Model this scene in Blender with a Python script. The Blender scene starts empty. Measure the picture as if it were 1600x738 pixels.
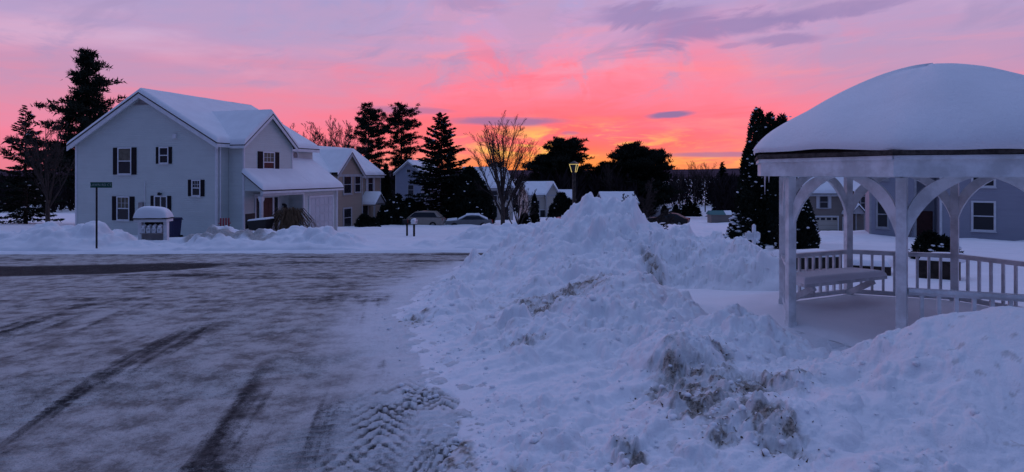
import bpy, math, random
import numpy as np
from mathutils import Vector, Matrix
sc = bpy.context.scene
COL = sc.collection
R = math.radians
PI = math.pi
def lin(c):
    return tuple((v/255/12.92) if v/255 <= .04045 else ((v/255+.055)/1.055)**2.4 for v in c)

# ------------------------------------------------------------------ camera
CAMZ = 2.1
cam = bpy.data.cameras.new('camera'); cam.sensor_width = 36; cam.lens = 20.88
cam.shift_y = -97/1600; cam.clip_start = .1; cam.clip_end = 9000
camo = bpy.data.objects.new('camera', cam); COL.objects.link(camo)
camo.location = (0, 0, CAMZ); camo.rotation_euler = (PI/2, 0, 0)
sc.camera = camo
sc.view_settings.view_transform = 'Standard'
sc.view_settings.look = 'None'
sc.view_settings.exposure = 0.16
sc.view_settings.gamma = 1.0

# ------------------------------------------------------------------ sky (dusk)
W = bpy.data.worlds.new('World'); sc.world = W; W.use_nodes = True
nt = W.node_tree; nt.nodes.clear()
class G:
    """small node-graph helper"""
    def __init__(s, t): s.t = t
    def n(s, k, **kw):
        o = s.t.nodes.new(k)
        for a, b in kw.items(): setattr(o, a, b)
        return o
    def put(s, sock, v):
        if isinstance(v, bpy.types.NodeSocket): s.t.links.new(v, sock)
        elif isinstance(v, (tuple, list)) and sock.type == 'RGBA' and len(v) == 3: sock.default_value = (*v, 1)
        else: sock.default_value = v
    def m(s, op, a, b=0, c=0, clamp=False):
        o = s.n('ShaderNodeMath', operation=op, use_clamp=clamp)
        s.put(o.inputs[0], a); s.put(o.inputs[1], b); s.put(o.inputs[2], c)
        return o.outputs[0]
    def ss(s, x, a, b):
        o = s.n('ShaderNodeMapRange', interpolation_type='SMOOTHSTEP')
        s.put(o.inputs[0], x); o.inputs[1].default_value = a; o.inputs[2].default_value = b
        return o.outputs[0]
    def mix(s, f, a, b, mode='MIX'):
        o = s.n('ShaderNodeMix', data_type='RGBA', blend_type=mode)
        s.put(o.inputs[0], f); s.put(o.inputs[6], a); s.put(o.inputs[7], b)
        return o.outputs[2]
    def ramp(s, x, stops, scale):
        o = s.n('ShaderNodeValToRGB'); cr = o.color_ramp
        while len(cr.elements) > 1: cr.elements.remove(cr.elements[-1])
        for i, (p, c) in enumerate(stops):
            e = cr.elements[0] if i == 0 else cr.elements.new(p/scale)
            e.position = p/scale; e.color = (*lin(c), 1)
        s.put(o.inputs[0], s.m('DIVIDE', x, scale))
        return o.outputs[0]
    def xyz(s, x, y, z):
        o = s.n('ShaderNodeCombineXYZ')
        for i, v in enumerate((x, y, z)): s.put(o.inputs[i], v)
        return o.outputs[0]
    def noise(s, vec, scale=1, detail=4, rough=.55, dist=0):
        o = s.n('ShaderNodeTexNoise'); s.put(o.inputs['Vector'], vec)
        s.put(o.inputs['Scale'], scale); s.put(o.inputs['Detail'], detail)
        s.put(o.inputs['Roughness'], rough); s.put(o.inputs['Distortion'], dist)
        return o.outputs[0]
g = G(nt)
tc = g.n('ShaderNodeTexCoord'); sp = g.n('ShaderNodeSeparateXYZ'); nt.links.new(tc.outputs['Generated'], sp.inputs[0])
sx, sy, sz = sp.outputs
az = g.m('MULTIPLY', g.m('ARCTAN2', sx, sy), 180/PI)            # degrees, 0 = west-south-west, the afterglow
el = g.m('MULTIPLY', g.m('ARCSINE', sz), 180/PI)
elp = g.m('MAXIMUM', el, 0)
skx = g.m('ADD', g.m('MULTIPLY', az, .05), g.m('MULTIPLY', el, -.055))   # cloud bands climb to the right
n_big = g.noise(g.xyz(skx, g.m('MULTIPLY', el, .16), 3.1), 1.0, 5, .55, .3)
n_st = g.noise(g.xyz(g.m('MULTIPLY', az, .045), g.m('ADD', g.m('MULTIPLY', el, .42), g.m('MULTIPLY', az, -.012)), 7.7), 1.0, 6, .6, .5)
n_fine = g.noise(g.xyz(g.m('MULTIPLY', az, .16), g.m('MULTIPLY', el, .75), 1.3), 1.0, 6, .65, .4)
wob = g.m('MULTIPLY', g.m('SUBTRACT', n_st, .5), 8.5)
e2 = g.m('MAXIMUM', g.m('ADD', elp, g.m('MULTIPLY', wob, g.ss(elp, .5, 6))), 0)
cool = g.ramp(e2, [(0,(222,120,136)),(3.5,(234,128,154)),(6,(212,138,166)),(8.2,(190,144,178)),(12.5,(172,152,192)),(17,(160,150,194)),(30,(132,142,196)),(55,(134,156,212)),(90,(153,178,228))], 90)
warm = g.ramp(e2, [(0,(250,120,62)),(1.2,(255,134,82)),(2.6,(255,112,100)),(4.5,(255,110,122)),(7,(255,124,142)),(9.5,(240,136,160)),(12.5,(206,152,190)),(17,(176,156,200)),(30,(136,144,198)),(55,(134,157,213)),(90,(153,178,228))], 90)
def gauss(x, c, w):
    d = g.m('DIVIDE', g.m('SUBTRACT', x, c), w)
    return g.m('POWER', 2.718, g.m('MULTIPLY', g.m('MULTIPLY', d, d), -1))
wf = g.m('ADD', gauss(az, 6, 20), g.m('MULTIPLY', g.m('SUBTRACT', n_big, .5), 1.9), clamp=True)
colr = g.mix(wf, cool, warm)
# pale thin cloud veils and pink streaks
veil = g.m('MULTIPLY', g.ss(n_big, .52, .72), g.ss(elp, 6, 12))
colr = g.mix(g.m('MULTIPLY', veil, .6), colr, lin((206,178,208)))
strk = g.m('MULTIPLY', g.ss(n_st, .52, .70), g.m('MULTIPLY', gauss(az, 12, 26), g.m('MULTIPLY', g.ss(elp, 2, 6), g.m('SUBTRACT', 1, g.ss(elp, 10, 16)))))
colr = g.mix(g.m('MULTIPLY', strk, .8), colr, lin((255,138,140)))
mott = g.noise(g.xyz(g.m('MULTIPLY', az, .11), g.m('ADD', g.m('MULTIPLY', el, .34), g.m('MULTIPLY', az, -.05)), 11.3), 1.0, 6, .62, .8)
colr = g.mix(g.m('MULTIPLY', g.m('MULTIPLY', g.ss(mott, .50, .68), g.ss(elp, 5, 10)), .7), colr, lin((164,144,184)))
cor = g.m('MULTIPLY', g.m('MULTIPLY', gauss(az, 2.5, 10), gauss(el, 7.8, 2.6)), g.ss(n_st, .38, .58))
colr = g.mix(g.m('MULTIPLY', cor, .85), colr, lin((255,108,128)))
colr = g.mix(g.m('MULTIPLY', g.m('MULTIPLY', g.ss(mott, .47, .32), g.m('MULTIPLY', g.ss(elp, 6, 11), gauss(az, 8, 22))), .4), colr, lin((236,150,172)))
fan = g.m('ARCTAN2', g.m('ADD', el, 5), g.m('SUBTRACT', az, 6))
rad_ = g.m('SQRT', g.m('ADD', g.m('POWER', g.m('ADD', el, 5), 2), g.m('POWER', g.m('ABSOLUTE', g.m('SUBTRACT', az, 6)), 2)))
n_fan = g.noise(g.xyz(g.m('MULTIPLY', fan, 3.0), g.m('MULTIPLY', rad_, .17), g.m('MULTIPLY', n_st, .9)), 1.0, 5, .6, .6)
fm = g.m('MULTIPLY', g.m('MULTIPLY', g.ss(n_fan, .50, .64), g.ss(elp, 3.5, 7)), g.m('MULTIPLY', gauss(az, 4, 20), g.m('SUBTRACT', 1, g.ss(elp, 10, 16))))
colr = g.mix(g.m('MULTIPLY', fm, .55), colr, lin((255,118,136)))
fl = g.m('MULTIPLY', g.m('MULTIPLY', g.ss(n_fan, .48, .36), g.ss(elp, 6, 10)), gauss(az, 4, 26))
colr = g.mix(g.m('MULTIPLY', fl, .6), colr, lin((186,150,186)))
# burning yellow bands low over the sunset
band = g.m('MULTIPLY', g.ss(n_fine, .47, .66), g.m('MULTIPLY', gauss(az, 5.5, 9.5), gauss(el, 2.4, 1.7)))
colr = g.mix(g.m('MINIMUM', g.m('MULTIPLY', band, 1.7), .95), colr, lin((255,196,100)))
colr = g.mix(g.m('MULTIPLY', g.m('MULTIPLY', gauss(az, 6, 12), gauss(el, .8, 1.1)), .8), colr, lin((255,150,72)))
band2 = g.m('MULTIPLY', g.ss(n_fine, .40, .60), g.m('MULTIPLY', gauss(az, 15, 9), gauss(el, 1.15, .6)))
colr = g.mix(g.m('MULTIPLY', band2, .95), colr, lin((255,176,92)))
# slate clouds: two long bars low down, a small lens, and a broken bank high on the right
def bar(ca, ce, wa, we, tilt=0):
    ee = g.m('SUBTRACT', g.m('SUBTRACT', el, ce), g.m('MULTIPLY', g.m('SUBTRACT', az, ca), tilt))
    ee = g.m('ADD', ee, g.m('MULTIPLY', g.m('SUBTRACT', n_fine if ce < 9 else mott, .5), we*(1.6 if ce < 9 else 4.0)))
    a = g.m('DIVIDE', g.m('SUBTRACT', az, ca), wa); b = g.m('DIVIDE', ee, we)
    return g.m('SUBTRACT', 1, g.ss(g.m('SQRT', g.m('ADD', g.m('MULTIPLY', a, a), g.m('MULTIPLY', b, b))), .45, 1.15))
slate = lin((146,112,156))
for ca, ce, wa, we, k, tilt in ((-.5,5.1,6.5,.5,.85,0),(14.9,5.5,2.5,.36,1,.05),(-10,6.0,5,.42,.6,-.01),(24.5,11.5,3.6,.6,.6,0),(20.3,11.4,1.6,.3,.4,0),(5.6,3.9,1.1,.2,.5,0),
                        (20,1.75,7,.28,.65,0),(19.5,13.1,9,1.25,.75,.05),(29,13.8,7,1.1,.62,.05),(13,14.6,6,1.3,.7,0),(25,16.2,9,.9,.35,0),(-4,15.6,4,.9,.35,0)):
    colr = g.mix(g.m('MULTIPLY', bar(ca, ce, wa, we, tilt), k), colr, slate if ce < 9 else lin((140,124,172)))
# away from the afterglow the dusk sky is a plain, darker blue
back = g.ramp(elp, [(0,(62,61,96)),(8,(56,62,102)),(20,(58,76,120)),(45,(92,118,176)),(90,(153,178,228))], 90)
fr = g.m('SUBTRACT', 1, g.ss(g.m('ABSOLUTE', az), 55, 120))
colr = g.mix(fr, back, colr)
below = g.ss(el, -6, -.5)
colr = g.mix(below, lin((70,72,100)), colr)
bg = g.n('ShaderNodeBackground'); nt.links.new(colr, bg.inputs[0]); bg.inputs[1].default_value = 1.0
wo = g.n('ShaderNodeOutputWorld'); nt.links.new(bg.outputs[0], wo.inputs[0])

# the sun has set: only a weak, wide, pink afterglow from the western horizon
sl = bpy.data.lights.new('sun', 'SUN'); sl.energy = .02; sl.angle = R(18); sl.color = (1, .5, .45)
so = bpy.data.objects.new('sun', sl); COL.objects.link(so)
so.rotation_euler = Vector((-math.sin(R(4)), -math.cos(R(4)), -math.tan(R(4)))).to_track_quat('-Z', 'Y').to_euler()

# ------------------------------------------------------------------ noise in numpy
def _h(ix, iy, s):
    n = (ix.astype(np.int64)*374761393 + iy.astype(np.int64)*668265263 + s*974634777) & 0xffffffff
    n = ((n ^ (n >> 13))*1274126177) & 0xffffffff
    n = ((n ^ (n >> 16))*2246822519) & 0xffffffff
    return ((n ^ (n >> 15)) & 0xffffff)/float(0xffffff)
def vnoise(x, y, s=0):
    ix = np.floor(x); iy = np.floor(y); fx = x-ix; fy = y-iy
    fx = fx*fx*fx*(fx*(fx*6-15)+10); fy = fy*fy*fy*(fy*(fy*6-15)+10)
    a = _h(ix,iy,s); b = _h(ix+1,iy,s); c = _h(ix,iy+1,s); d = _h(ix+1,iy+1,s)
    return (a*(1-fx)+b*fx)*(1-fy)+(c*(1-fx)+d*fx)*fy
def fbm(x, y, s=0, o=4, gain=.5):
    t = 0; a = 1; n = 0
    for i in range(o):
        t = t+a*vnoise(x*2**i+i*17.3, y*2**i-i*9.1, s+i); n += a; a *= gain
    return t/n
def lumps(x, y, s=0, keep=1.0, rmin=.35, rmax=.75):
    """rounded clods scattered on a jittered grid (cell 1): height of the highest dome over a point"""
    ix = np.floor(x); iy = np.floor(y); best = np.zeros_like(x)
    for dx in (-1,0,1):
        for dy in (-1,0,1):
            cx = ix+dx; cy = iy+dy
            px = cx+_h(cx,cy,s); py = cy+_h(cx,cy,s+1)
            r = rmin+(rmax-rmin)*_h(cx,cy,s+2)
            k = (_h(cx,cy,s+3) < keep)
            q = 1-((x-px)**2+(y-py)**2)/(r*r)
            best = np.maximum(best, np.where(k & (q > 0), r*np.sqrt(np.maximum(q,0)), 0))
    return best
def sstep(x, a, b):
    t = np.clip((x-a)/(b-a), 0, 1); return t*t*(3-2*t)
def gnd(x, y):
    """bare ground: level near the camera, then 5.8 % down the hill to a flat valley"""
    x = np.asarray(x, float); y = np.asarray(y, float)
    t = np.clip(y-5, 0, 225)
    z = -.058*(t*t/(t+1.0))
    z = z-.75*sstep(x, 14, 26)*sstep(y, 42, 58)
    return z
def gz(x, y): return float(gnd(x, y))

# ------------------------------------------------------------------ materials
def mat(name, color, rough=.8, var=0, vscale=6, bump=0, bscale=40, spec=.3, metal=0, col2=None, emit=0):
    m = bpy.data.materials.new(name); m.use_nodes = True
    t = m.node_tree; h = G(t); p = t.nodes['Principled BSDF']
    p.inputs['Roughness'].default_value = rough; p.inputs['Metallic'].default_value = metal
    p.inputs['Specular IOR Level'].default_value = spec
    tcn = h.n('ShaderNodeTexCoord'); c = tcn.outputs['Object']
    if var or col2:
        n = h.noise(c, vscale, 5, .6)
        lo = tuple(v*(1-var) for v in color); hi = col2 if col2 else tuple(min(1, v*(1+var)) for v in color)
        h.put(p.inputs['Base Color'], h.mix(h.ss(n, .35, .65), lo, hi))
    else: p.inputs['Base Color'].default_value = (*color, 1)
    if bump:
        b = h.n('ShaderNodeBump'); b.inputs['Strength'].default_value = bump; b.inputs['Distance'].default_value = .02
        h.put(b.inputs['Height'], h.noise(c, bscale, 4, .6)); t.links.new(b.outputs[0], p.inputs['Normal'])
    if emit:
        p.inputs['Emission Color'].default_value = (*color, 1); p.inputs['Emission Strength'].default_value = emit
    return m
def siding(name, color, step=.115, depth=.012, var=.06):
    m = bpy.data.materials.new(name); m.use_nodes = True
    t = m.node_tree; h = G(t); p = t.nodes['Principled BSDF']; p.inputs['Roughness'].default_value = .55
    s = h.n('ShaderNodeSeparateXYZ'); tcn = h.n('ShaderNodeTexCoord'); t.links.new(tcn.outputs['Object'], s.inputs[0])
    fr_ = h.m('FRACT', h.m('DIVIDE', s.outputs[2], step))
    n = h.noise(tcn.outputs['Object'], .9, 5, .6)
    row = h.noise(h.xyz(h.m('FLOOR', h.m('DIVIDE', s.outputs[2], step)), h.m('MULTIPLY', s.outputs[0], .12), h.m('MULTIPLY', s.outputs[1], .12)), 3.7, 1)
    k = h.m('ADD', h.m('MULTIPLY', n, .6), h.m('MULTIPLY', row, .4))
    h.put(p.inputs['Base Color'], h.mix(h.ss(k, .3, .7), tuple(v*(1-var) for v in color), tuple(min(1, v*(1+var)) for v in color)))
    b = h.n('ShaderNodeBump'); b.inputs['Strength'].default_value = 1; b.inputs['Distance'].default_value = depth
    h.put(b.inputs['Height'], h.m('SUBTRACT', 1, h.m('POWER', fr_, 1.0))); t.links.new(b.outputs[0], p.inputs['Normal'])
    return m
SNOWC = (.84,.85,.88)
def snow_material(name, attr=None):
    m = bpy.data.materials.new(name); m.use_nodes = True
    t = m.node_tree; h = G(t); p = t.nodes['Principled BSDF']; p.inputs['Roughness'].default_value = .75
    p.inputs['Specular IOR Level'].default_value = .25
    tcn = h.n('ShaderNodeTexCoord'); c = tcn.outputs['Object']
    n1 = h.noise(c, 1.1, 5, .6); n2 = h.noise(c, 14, 5, .7)
    col = h.mix(h.ss(n1, .3, .7), (.78,.79,.82), SNOWC)
    if attr:
        a = h.n('ShaderNodeAttribute', attribute_name=attr)
        d = h.m('MULTIPLY', a.outputs['Fac'], h.m('ADD', .55, h.m('MULTIPLY', n2, .9)), clamp=True)
        n3 = h.noise(c, 40, 3, .7)
        soil = h.mix(h.ss(n3, .38, .62), (.10,.08,.062), (.34,.29,.25))
        col = h.mix(d, col, soil)
    h.put(p.inputs['Base Color'], col)
    b = h.n('ShaderNodeBump'); b.inputs['Strength'].default_value = .7; b.inputs['Distance'].default_value = .02
    h.put(b.inputs['Height'], h.m('ADD', n2, h.m('MULTIPLY', h.noise(c, 55, 4, .7), .5))); t.links.new(b.outputs[0], p.inputs['Normal'])
    return m
M = {}
M['snow'] = snow_material('snow')
M['snow_dirty'] = snow_material('ploughed snow', 'dirt')
M['siding_white'] = siding('white vinyl siding', (.53,.57,.55), var=.05)
M['siding_tan'] = siding('tan siding', (.30,.24,.19))
M['siding_grey'] = siding('grey siding', (.30,.30,.36))
M['siding_blue'] = siding('blue grey siding', (.20,.22,.28))
M['siding_cream'] = siding('cream siding', (.42,.38,.33))
M['siding_brown'] = siding('brown siding', (.20,.165,.145))
M['trim'] = mat('white trim paint', (.66,.66,.68), .5, .06, 3, .15)
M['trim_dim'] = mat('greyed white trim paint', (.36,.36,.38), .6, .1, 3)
M['gazebo_white'] = mat('weathered white paint', (.64,.67,.69), .6, .18, 3.5, .35, 30)
M['shutter'] = mat('black shutter', (.006,.006,.009), .6, .2, 10, spec=.15)
M['shutter_white'] = mat('pale shutter', (.5,.5,.52), .5)
M['glass'] = mat('window glass', (.016,.018,.024), .18, spec=.28)
M['curtain'] = mat('glass over pale blinds', (.12,.105,.08), .5, .3, 3, spec=.15)
M['door_white'] = mat('white panelled door', (.50,.50,.53), .55, .06, 2)
M['door_red'] = mat('dark red door', (.075,.02,.018), .45, .15, 4)
M['dark'] = mat('near black', (.02,.02,.022), .8)  # even near-black for neighbour doors and the mailbox back panel
M['shingle'] = mat('dark shingles', (.06,.05,.046), .9, .4, 14, .8, 60)
M['metal_dark'] = mat('dark metal', (.03,.03,.033), .4, .2, 8, metal=.5)
M['bark'] = mat('grey brown bark', (.055,.042,.036), .9, .4, 9, .9, 30)
M['twig'] = mat('brown twigs', (.036,.026,.024), .9, .3, 3)
M['twig_dark'] = mat('dark bare twigs', (.035,.026,.024), .9, .3, 2)
M['needle'] = mat('dark evergreen needles', (.012,.018,.013), .8, .4, 1.5, spec=.1)
M['needle2'] = mat('bluish evergreen needles', (.016,.022,.019), .8, .4, 1.5, spec=.1)
M['wood_far'] = mat('far bare woodland', (.022,.018,.02), .95, .35, .08, spec=0)
M['grass_dry'] = mat('dry grass', (.12,.075,.045), .9, .4, 6)
M['soil'] = mat('brown soil and leaves', (.08,.055,.038), .95, .5, 30)
M['paint_beige'] = mat('beige car paint', (.26,.22,.19), .3, .05, 4, spec=.6)
M['paint_grey'] = mat('grey car paint', (.12,.12,.13), .3, .05, 4, spec=.6)
M['paint_red'] = mat('red car paint', (.30,.02,.025), .3, .05, 4, spec=.6)
M['rubber'] = mat('tyre rubber', (.015,.015,.016), .85)
M['rim'] = mat('alloy rim', (.3,.3,.31), .35, metal=.7)
M['lamp_red'] = mat('red lamp plastic', (.3,.02,.02), .25)
M['lamp_clear'] = mat('clear lamp plastic', (.4,.4,.42), .2)
M['bin_blue'] = mat('blue bin plastic', (.012,.016,.06), .5)
M['bin_black'] = mat('black plastic', (.014,.013,.014), .5)
M['red_plastic'] = mat('faded red plastic', (.28,.05,.06), .5)
M['sign_green'] = mat('green sign sheeting', (.008,.085,.055), .4)
M['white_letter'] = mat('white lettering', (.34,.42,.40), .5)
M['black_letter'] = mat('dark lettering', (.05,.05,.06), .5)
M['panel_grey'] = mat('grey panel', (.28,.25,.25), .7, .1, 4)
M['timber'] = mat('dark landscape timber', (.028,.02,.018), .9, .4, 8)
M['teal'] = mat('teal tarpaulin', (.05,.16,.16), .6)
M['ice'] = mat('ice', (.55,.5,.55), .15, spec=.7)
M['glow'] = mat('emissive lantern edge', (1.0,.72,.22), .5, emit=.5)  # faint yellow emission put on the lantern's frame bars
M['glow_porch'] = mat('warm porch bulb', (1.0,.62,.25), .5, emit=1.0)
M['hill'] = mat('far wooded hill', (.075,.05,.065), .95, .3, .01, spec=0)

# ------------------------------------------------------------------ mesh builder
class MB:
    def __init__(s): s.v = []; s.f = []
    def add(s, vs, fs):
        o = len(s.v); s.v += [tuple(map(float, p)) for p in vs]; s.f += [tuple(i+o for i in q) for q in fs]
    def box(s, x0, x1, y0, y1, z0, z1):
        s.add([(x0,y0,z0),(x1,y0,z0),(x1,y1,z0),(x0,y1,z0),(x0,y0,z1),(x1,y0,z1),(x1,y1,z1),(x0,y1,z1)],
              [(3,2,1,0),(4,5,6,7),(0,1,5,4),(1,2,6,5),(2,3,7,6),(3,0,4,7)])
    def obox(s, c, A, B, C):
        c, A, B, C = Vector(c), Vector(A), Vector(B), Vector(C)
        if A.cross(B).dot(C) < 0: A, B = B, A
        s.add([c-A-B-C, c+A-B-C, c+A+B-C, c-A+B-C, c-A-B+C, c+A-B+C, c+A+B+C, c-A+B+C],
              [(3,2,1,0),(4,5,6,7),(0,1,5,4),(1,2,6,5),(2,3,7,6),(3,0,4,7)])
    def prism(s, pts, off):
        n = len(pts); off = Vector(off)
        a = [Vector(p) for p in pts]; b = [p+off for p in a]
        s.add(a+b, [tuple(range(n))[::-1], tuple(range(n, 2*n))]+[(i,(i+1)%n,(i+1)%n+n,i+n) for i in range(n)])
    def tube(s, p0, p1, r0, r1=None, n=6, cap=True):
        r1 = r0 if r1 is None else r1
        p0 = Vector(p0); p1 = Vector(p1); d = (p1-p0)
        if d.length < 1e-6: return
        d.normalize(); u = d.orthogonal().normalized(); w = d.cross(u)
        ring = [u*math.cos(2*PI*i/n)+w*math.sin(2*PI*i/n) for i in range(n)]
        vs = [p0+q*r0 for q in ring]+[p1+q*r1 for q in ring]
        fs = [(i,(i+1)%n,(i+1)%n+n,i+n) for i in range(n)]
        if cap: fs += [tuple(range(n))[::-1], tuple(range(n,2*n))]
        s.add(vs, fs)
    def path(s, pts, r, n=6):
        for i in range(len(pts)-1): s.tube(pts[i], pts[i+1], r, r, n)
    def lathe(s, prof, n=16, c=(0,0,0)):
        vs = []; fs = []; k = len(prof)
        for i in range(n):
            a = 2*PI*i/n
            for r, z in prof: vs.append((c[0]+r*math.cos(a), c[1]+r*math.sin(a), c[2]+z))
        for i in range(n):
            j = (i+1)%n
            for q in range(k-1): fs.append((i*k+q, j*k+q, j*k+q+1, i*k+q+1))
        s.add(vs, fs)
    def tris(s, arr):
        o = len(s.v); a = np.asarray(arr).reshape(-1, 3)
        s.v += list(map(tuple, a.tolist())); s.f += [(o+3*i, o+3*i+1, o+3*i+2) for i in range(len(a)//3)]
    def blob(s, c, r, rnd, sq=.7):
        """a small lumpy clod"""
        base = [(0,0,1),(.894,0,.447),(.276,.851,.447),(-.724,.526,.447),(-.724,-.526,.447),(.276,-.851,.447),
                (.724,.526,-.447),(-.276,.851,-.447),(-.894,0,-.447),(-.276,-.851,-.447),(.724,-.526,-.447),(0,0,-1)]
        fs = [(0,1,2),(0,2,3),(0,3,4),(0,4,5),(0,5,1),(1,6,2),(2,7,3),(3,8,4),(4,9,5),(5,10,1),(6,7,2),(7,8,3),(8,9,4),(9,10,5),(10,6,1),(11,7,6),(11,8,7),(11,9,8),(11,10,9),(11,6,10)]
        a = rnd.random()*6.28; ca, sa = math.cos(a), math.sin(a)
        vs = []
        for x, y, z in base:
            k = r*(.75+.5*rnd.random()); vs.append((c[0]+(x*ca-y*sa)*k, c[1]+(x*sa+y*ca)*k, c[2]+z*k*sq))
        s.add(vs, fs)
    def build(s, name, m, parent=None, smooth=False, bevel=0, sub=0):
        me = bpy.data.meshes.new(name); me.from_pydata(s.v, [], s.f); me.update()
        me.materials.append(M[m] if isinstance(m, str) else m)
        if smooth: me.polygons.foreach_set('use_smooth', [True]*len(me.polygons))
        o = bpy.data.objects.new(name, me); COL.objects.link(o)
        if parent: o.parent = parent
        if bevel:
            b = o.modifiers.new('bevel', 'BEVEL'); b.width = bevel; b.segments = 2; b.limit_method = 'ANGLE'
        if sub:
            q = o.modifiers.new('sub', 'SUBSURF'); q.levels = sub; q.render_levels = sub
        return o
def tag(o, label=None, cat=None, group=None, kind=None):
    if label: o['label'] = label
    if cat: o['category'] = cat
    if group: o['group'] = group
    if kind: o['kind'] = kind
    return o
def empty(name, loc, label, cat, group=None, rz=0):
    o = bpy.data.objects.new(name, None); COL.objects.link(o); o.location = loc; o.rotation_euler = (0,0,rz)
    o.empty_display_size = .2
    return tag(o, label, cat, group)
def grid_mesh(name, X, Y, Z, m, attrs=None, keep=None):
    nr, nc = X.shape
    v = np.stack([X, Y, Z], -1).reshape(-1, 3)
    i = np.arange(nr*nc).reshape(nr, nc)
    f = np.stack([i[:-1,:-1], i[:-1,1:], i[1:,1:], i[1:,:-1]], -1).reshape(-1, 4)
    if keep is not None:
        k = keep.reshape(-1); f = f[(k[f].any(1))]
        used = np.zeros(len(v), bool); used[f.reshape(-1)] = True
        mp = np.cumsum(used)-1; v = v[used]; f = mp[f]
    else: used = np.ones(len(v), bool)
    me = bpy.data.meshes.new(name)
    me.vertices.add(len(v)); me.vertices.foreach_set('co', v.astype(np.float32).reshape(-1))
    me.loops.add(4*len(f)); me.loops.foreach_set('vertex_index', f.astype(np.int32).reshape(-1))
    me.polygons.add(len(f)); me.polygons.foreach_set('loop_start', np.arange(len(f), dtype=np.int32)*4)
    me.update(calc_edges=True); me.validate()
    me.polygons.foreach_set('use_smooth', np.ones(len(f), bool))
    for a, d in (attrs or {}).items():
        at = me.attributes.new(a, 'FLOAT', 'POINT'); at.data.foreach_set('value', d.reshape(-1)[used].astype(np.float32))
    me.materials.append(m)
    o = bpy.data.objects.new(name, me); COL.objects.link(o)
    return o
def snow_slab(mb, p00, p10, p11, p01, thick, rnd=(1,1,1,1), res=.25, seed=1, drop=.02, wave=.18):
    """blanket of snow on a sloping quad; rnd = which edges (u0,u1,v0,v1) are free and rounded"""
    P = [np.array(p, float) for p in (p00, p10, p11, p01)]
    Lu = max(np.linalg.norm(P[1]-P[0]), np.linalg.norm(P[2]-P[3])); Lv = max(np.linalg.norm(P[3]-P[0]), np.linalg.norm(P[2]-P[1]))
    nu = max(8, int(Lu/res)); nv = max(8, int(Lv/res))
    def par(n, L, a, b):   # extra rows near free edges
        t = np.linspace(0, 1, n+1).tolist(); e = min(.3, thick*.8/L)
        if a: t += [e*.04, e*.15, e*.35, e*.65, e]
        if b: t += [1-e*.04, 1-e*.15, 1-e*.35, 1-e*.65, 1-e]
        return np.array(sorted(set(t)))
    u = par(nu, Lu, rnd[0], rnd[1]); v = par(nv, Lv, rnd[2], rnd[3])
    U, V = np.meshgrid(u, v)
    pos = (P[0]*((1-U)*(1-V))[...,None]+P[1]*(U*(1-V))[...,None]+P[2]*(U*V)[...,None]+P[3]*((1-U)*V)[...,None])
    ed = np.full(U.shape, 9.)
    for flag, d in zip(rnd, (U*Lu, (1-U)*Lu, V*Lv, (1-V)*Lv)):
        if flag: ed = np.minimum(ed, d)
    q = np.clip(ed/(thick*.8), 0, 1)
    h = thick*np.sqrt(1-(1-q)**2)
    h = h*(1-wave/2+wave*fbm(pos[...,0]*.8+seed*7, pos[...,1]*.8+pos[...,2]*.5, seed, 3))-drop*(1-q)
    pos[...,2] += h
    nr, nc = U.shape; i = np.arange(nr*nc).reshape(nr, nc)
    f = np.stack([i[:-1,:-1], i[:-1,1:], i[1:,1:], i[1:,:-1]], -1).reshape(-1, 4)
    mb.add(pos.reshape(-1, 3), [tuple(q) for q in f.tolist()])
def slab(mb, p00, p10, p11, p01, t):
    a = [Vector(p) for p in (p00, p10, p11, p01)]; b = [p-Vector((0,0,t)) for p in a]
    mb.add(a+b, [(0,1,2,3),(7,6,5,4),(0,4,5,1),(1,5,6,2),(2,6,7,3),(3,7,4,0)])
def rot90(v): return v
UPZ = Vector((0,0,1))

# ------------------------------------------------------------------ ground
def road_right(y):      # foot of the snow pile = right edge of the ploughed road
    return np.interp(y, [2,3,4.1,5,6,7,8.5,9.5,12,14.5,16.5,18.5,21,22.5,24], [-.1,-.2,-.36,-.58,-.75,-1.1,-1.65,-1.85,-2.05,-2.0,-1.7,-1.2,-.3,.6,2.0])
def road_far(x): return 23.2+.045*x+.25*(vnoise(np.asarray(x, float)*.5, np.zeros_like(np.asarray(x, float)), 5)-.5)
def road_mask(x, y):
    w = .25*(fbm(x*1.5, y*1.5, 31, 3)-.5)
    return sstep(road_right(y)+.2+w-x, -.25, .1)*sstep(road_far(x)+w*1.4-y, -.25, .1)
def axis(dense0, dense1, step, lo, hi, grow=1.14):
    a = list(np.arange(dense0, dense1+1e-6, step)); s = step
    while a[-1] < hi: s *= grow; a.append(a[-1]+s)
    s = step
    while a[0] > lo: s *= grow; a.insert(0, a[0]-s)
    return np.array(a)
xs = axis(-34, 34, .22, -4200, 4200); ys = axis(-4, 46, .22, -2000, 5200)
X, Y = np.meshgrid(xs, ys)
near = sstep(400-np.abs(Y), 0, 100)
Z = gnd(X, Y)+.12
Z += near*(.10*(fbm(X*.35, Y*.35, 3, 4)-.5)+.05*(fbm(X*1.6, Y*1.6, 9, 3)-.5))
und = sstep(Y, 24, 30)*near
Z += und*(.4*(fbm(X*.16, Y*.2, 21, 3)-.5)+.22*(fbm(X*.7, Y*.7, 23, 3)-.5))
rm = road_mask(X, Y)*(np.abs(X) < 60)*(Y > -4)
gzb = sstep(3.4-np.hypot(X-5.74, Y-8.1), 0, 1.0)
Z = Z*(1-gzb)+.035*gzb
Z = Z-.28*rm
ground = grid_mesh('ground', X, Y, Z, M['snow']); tag(ground, kind='structure')

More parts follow.
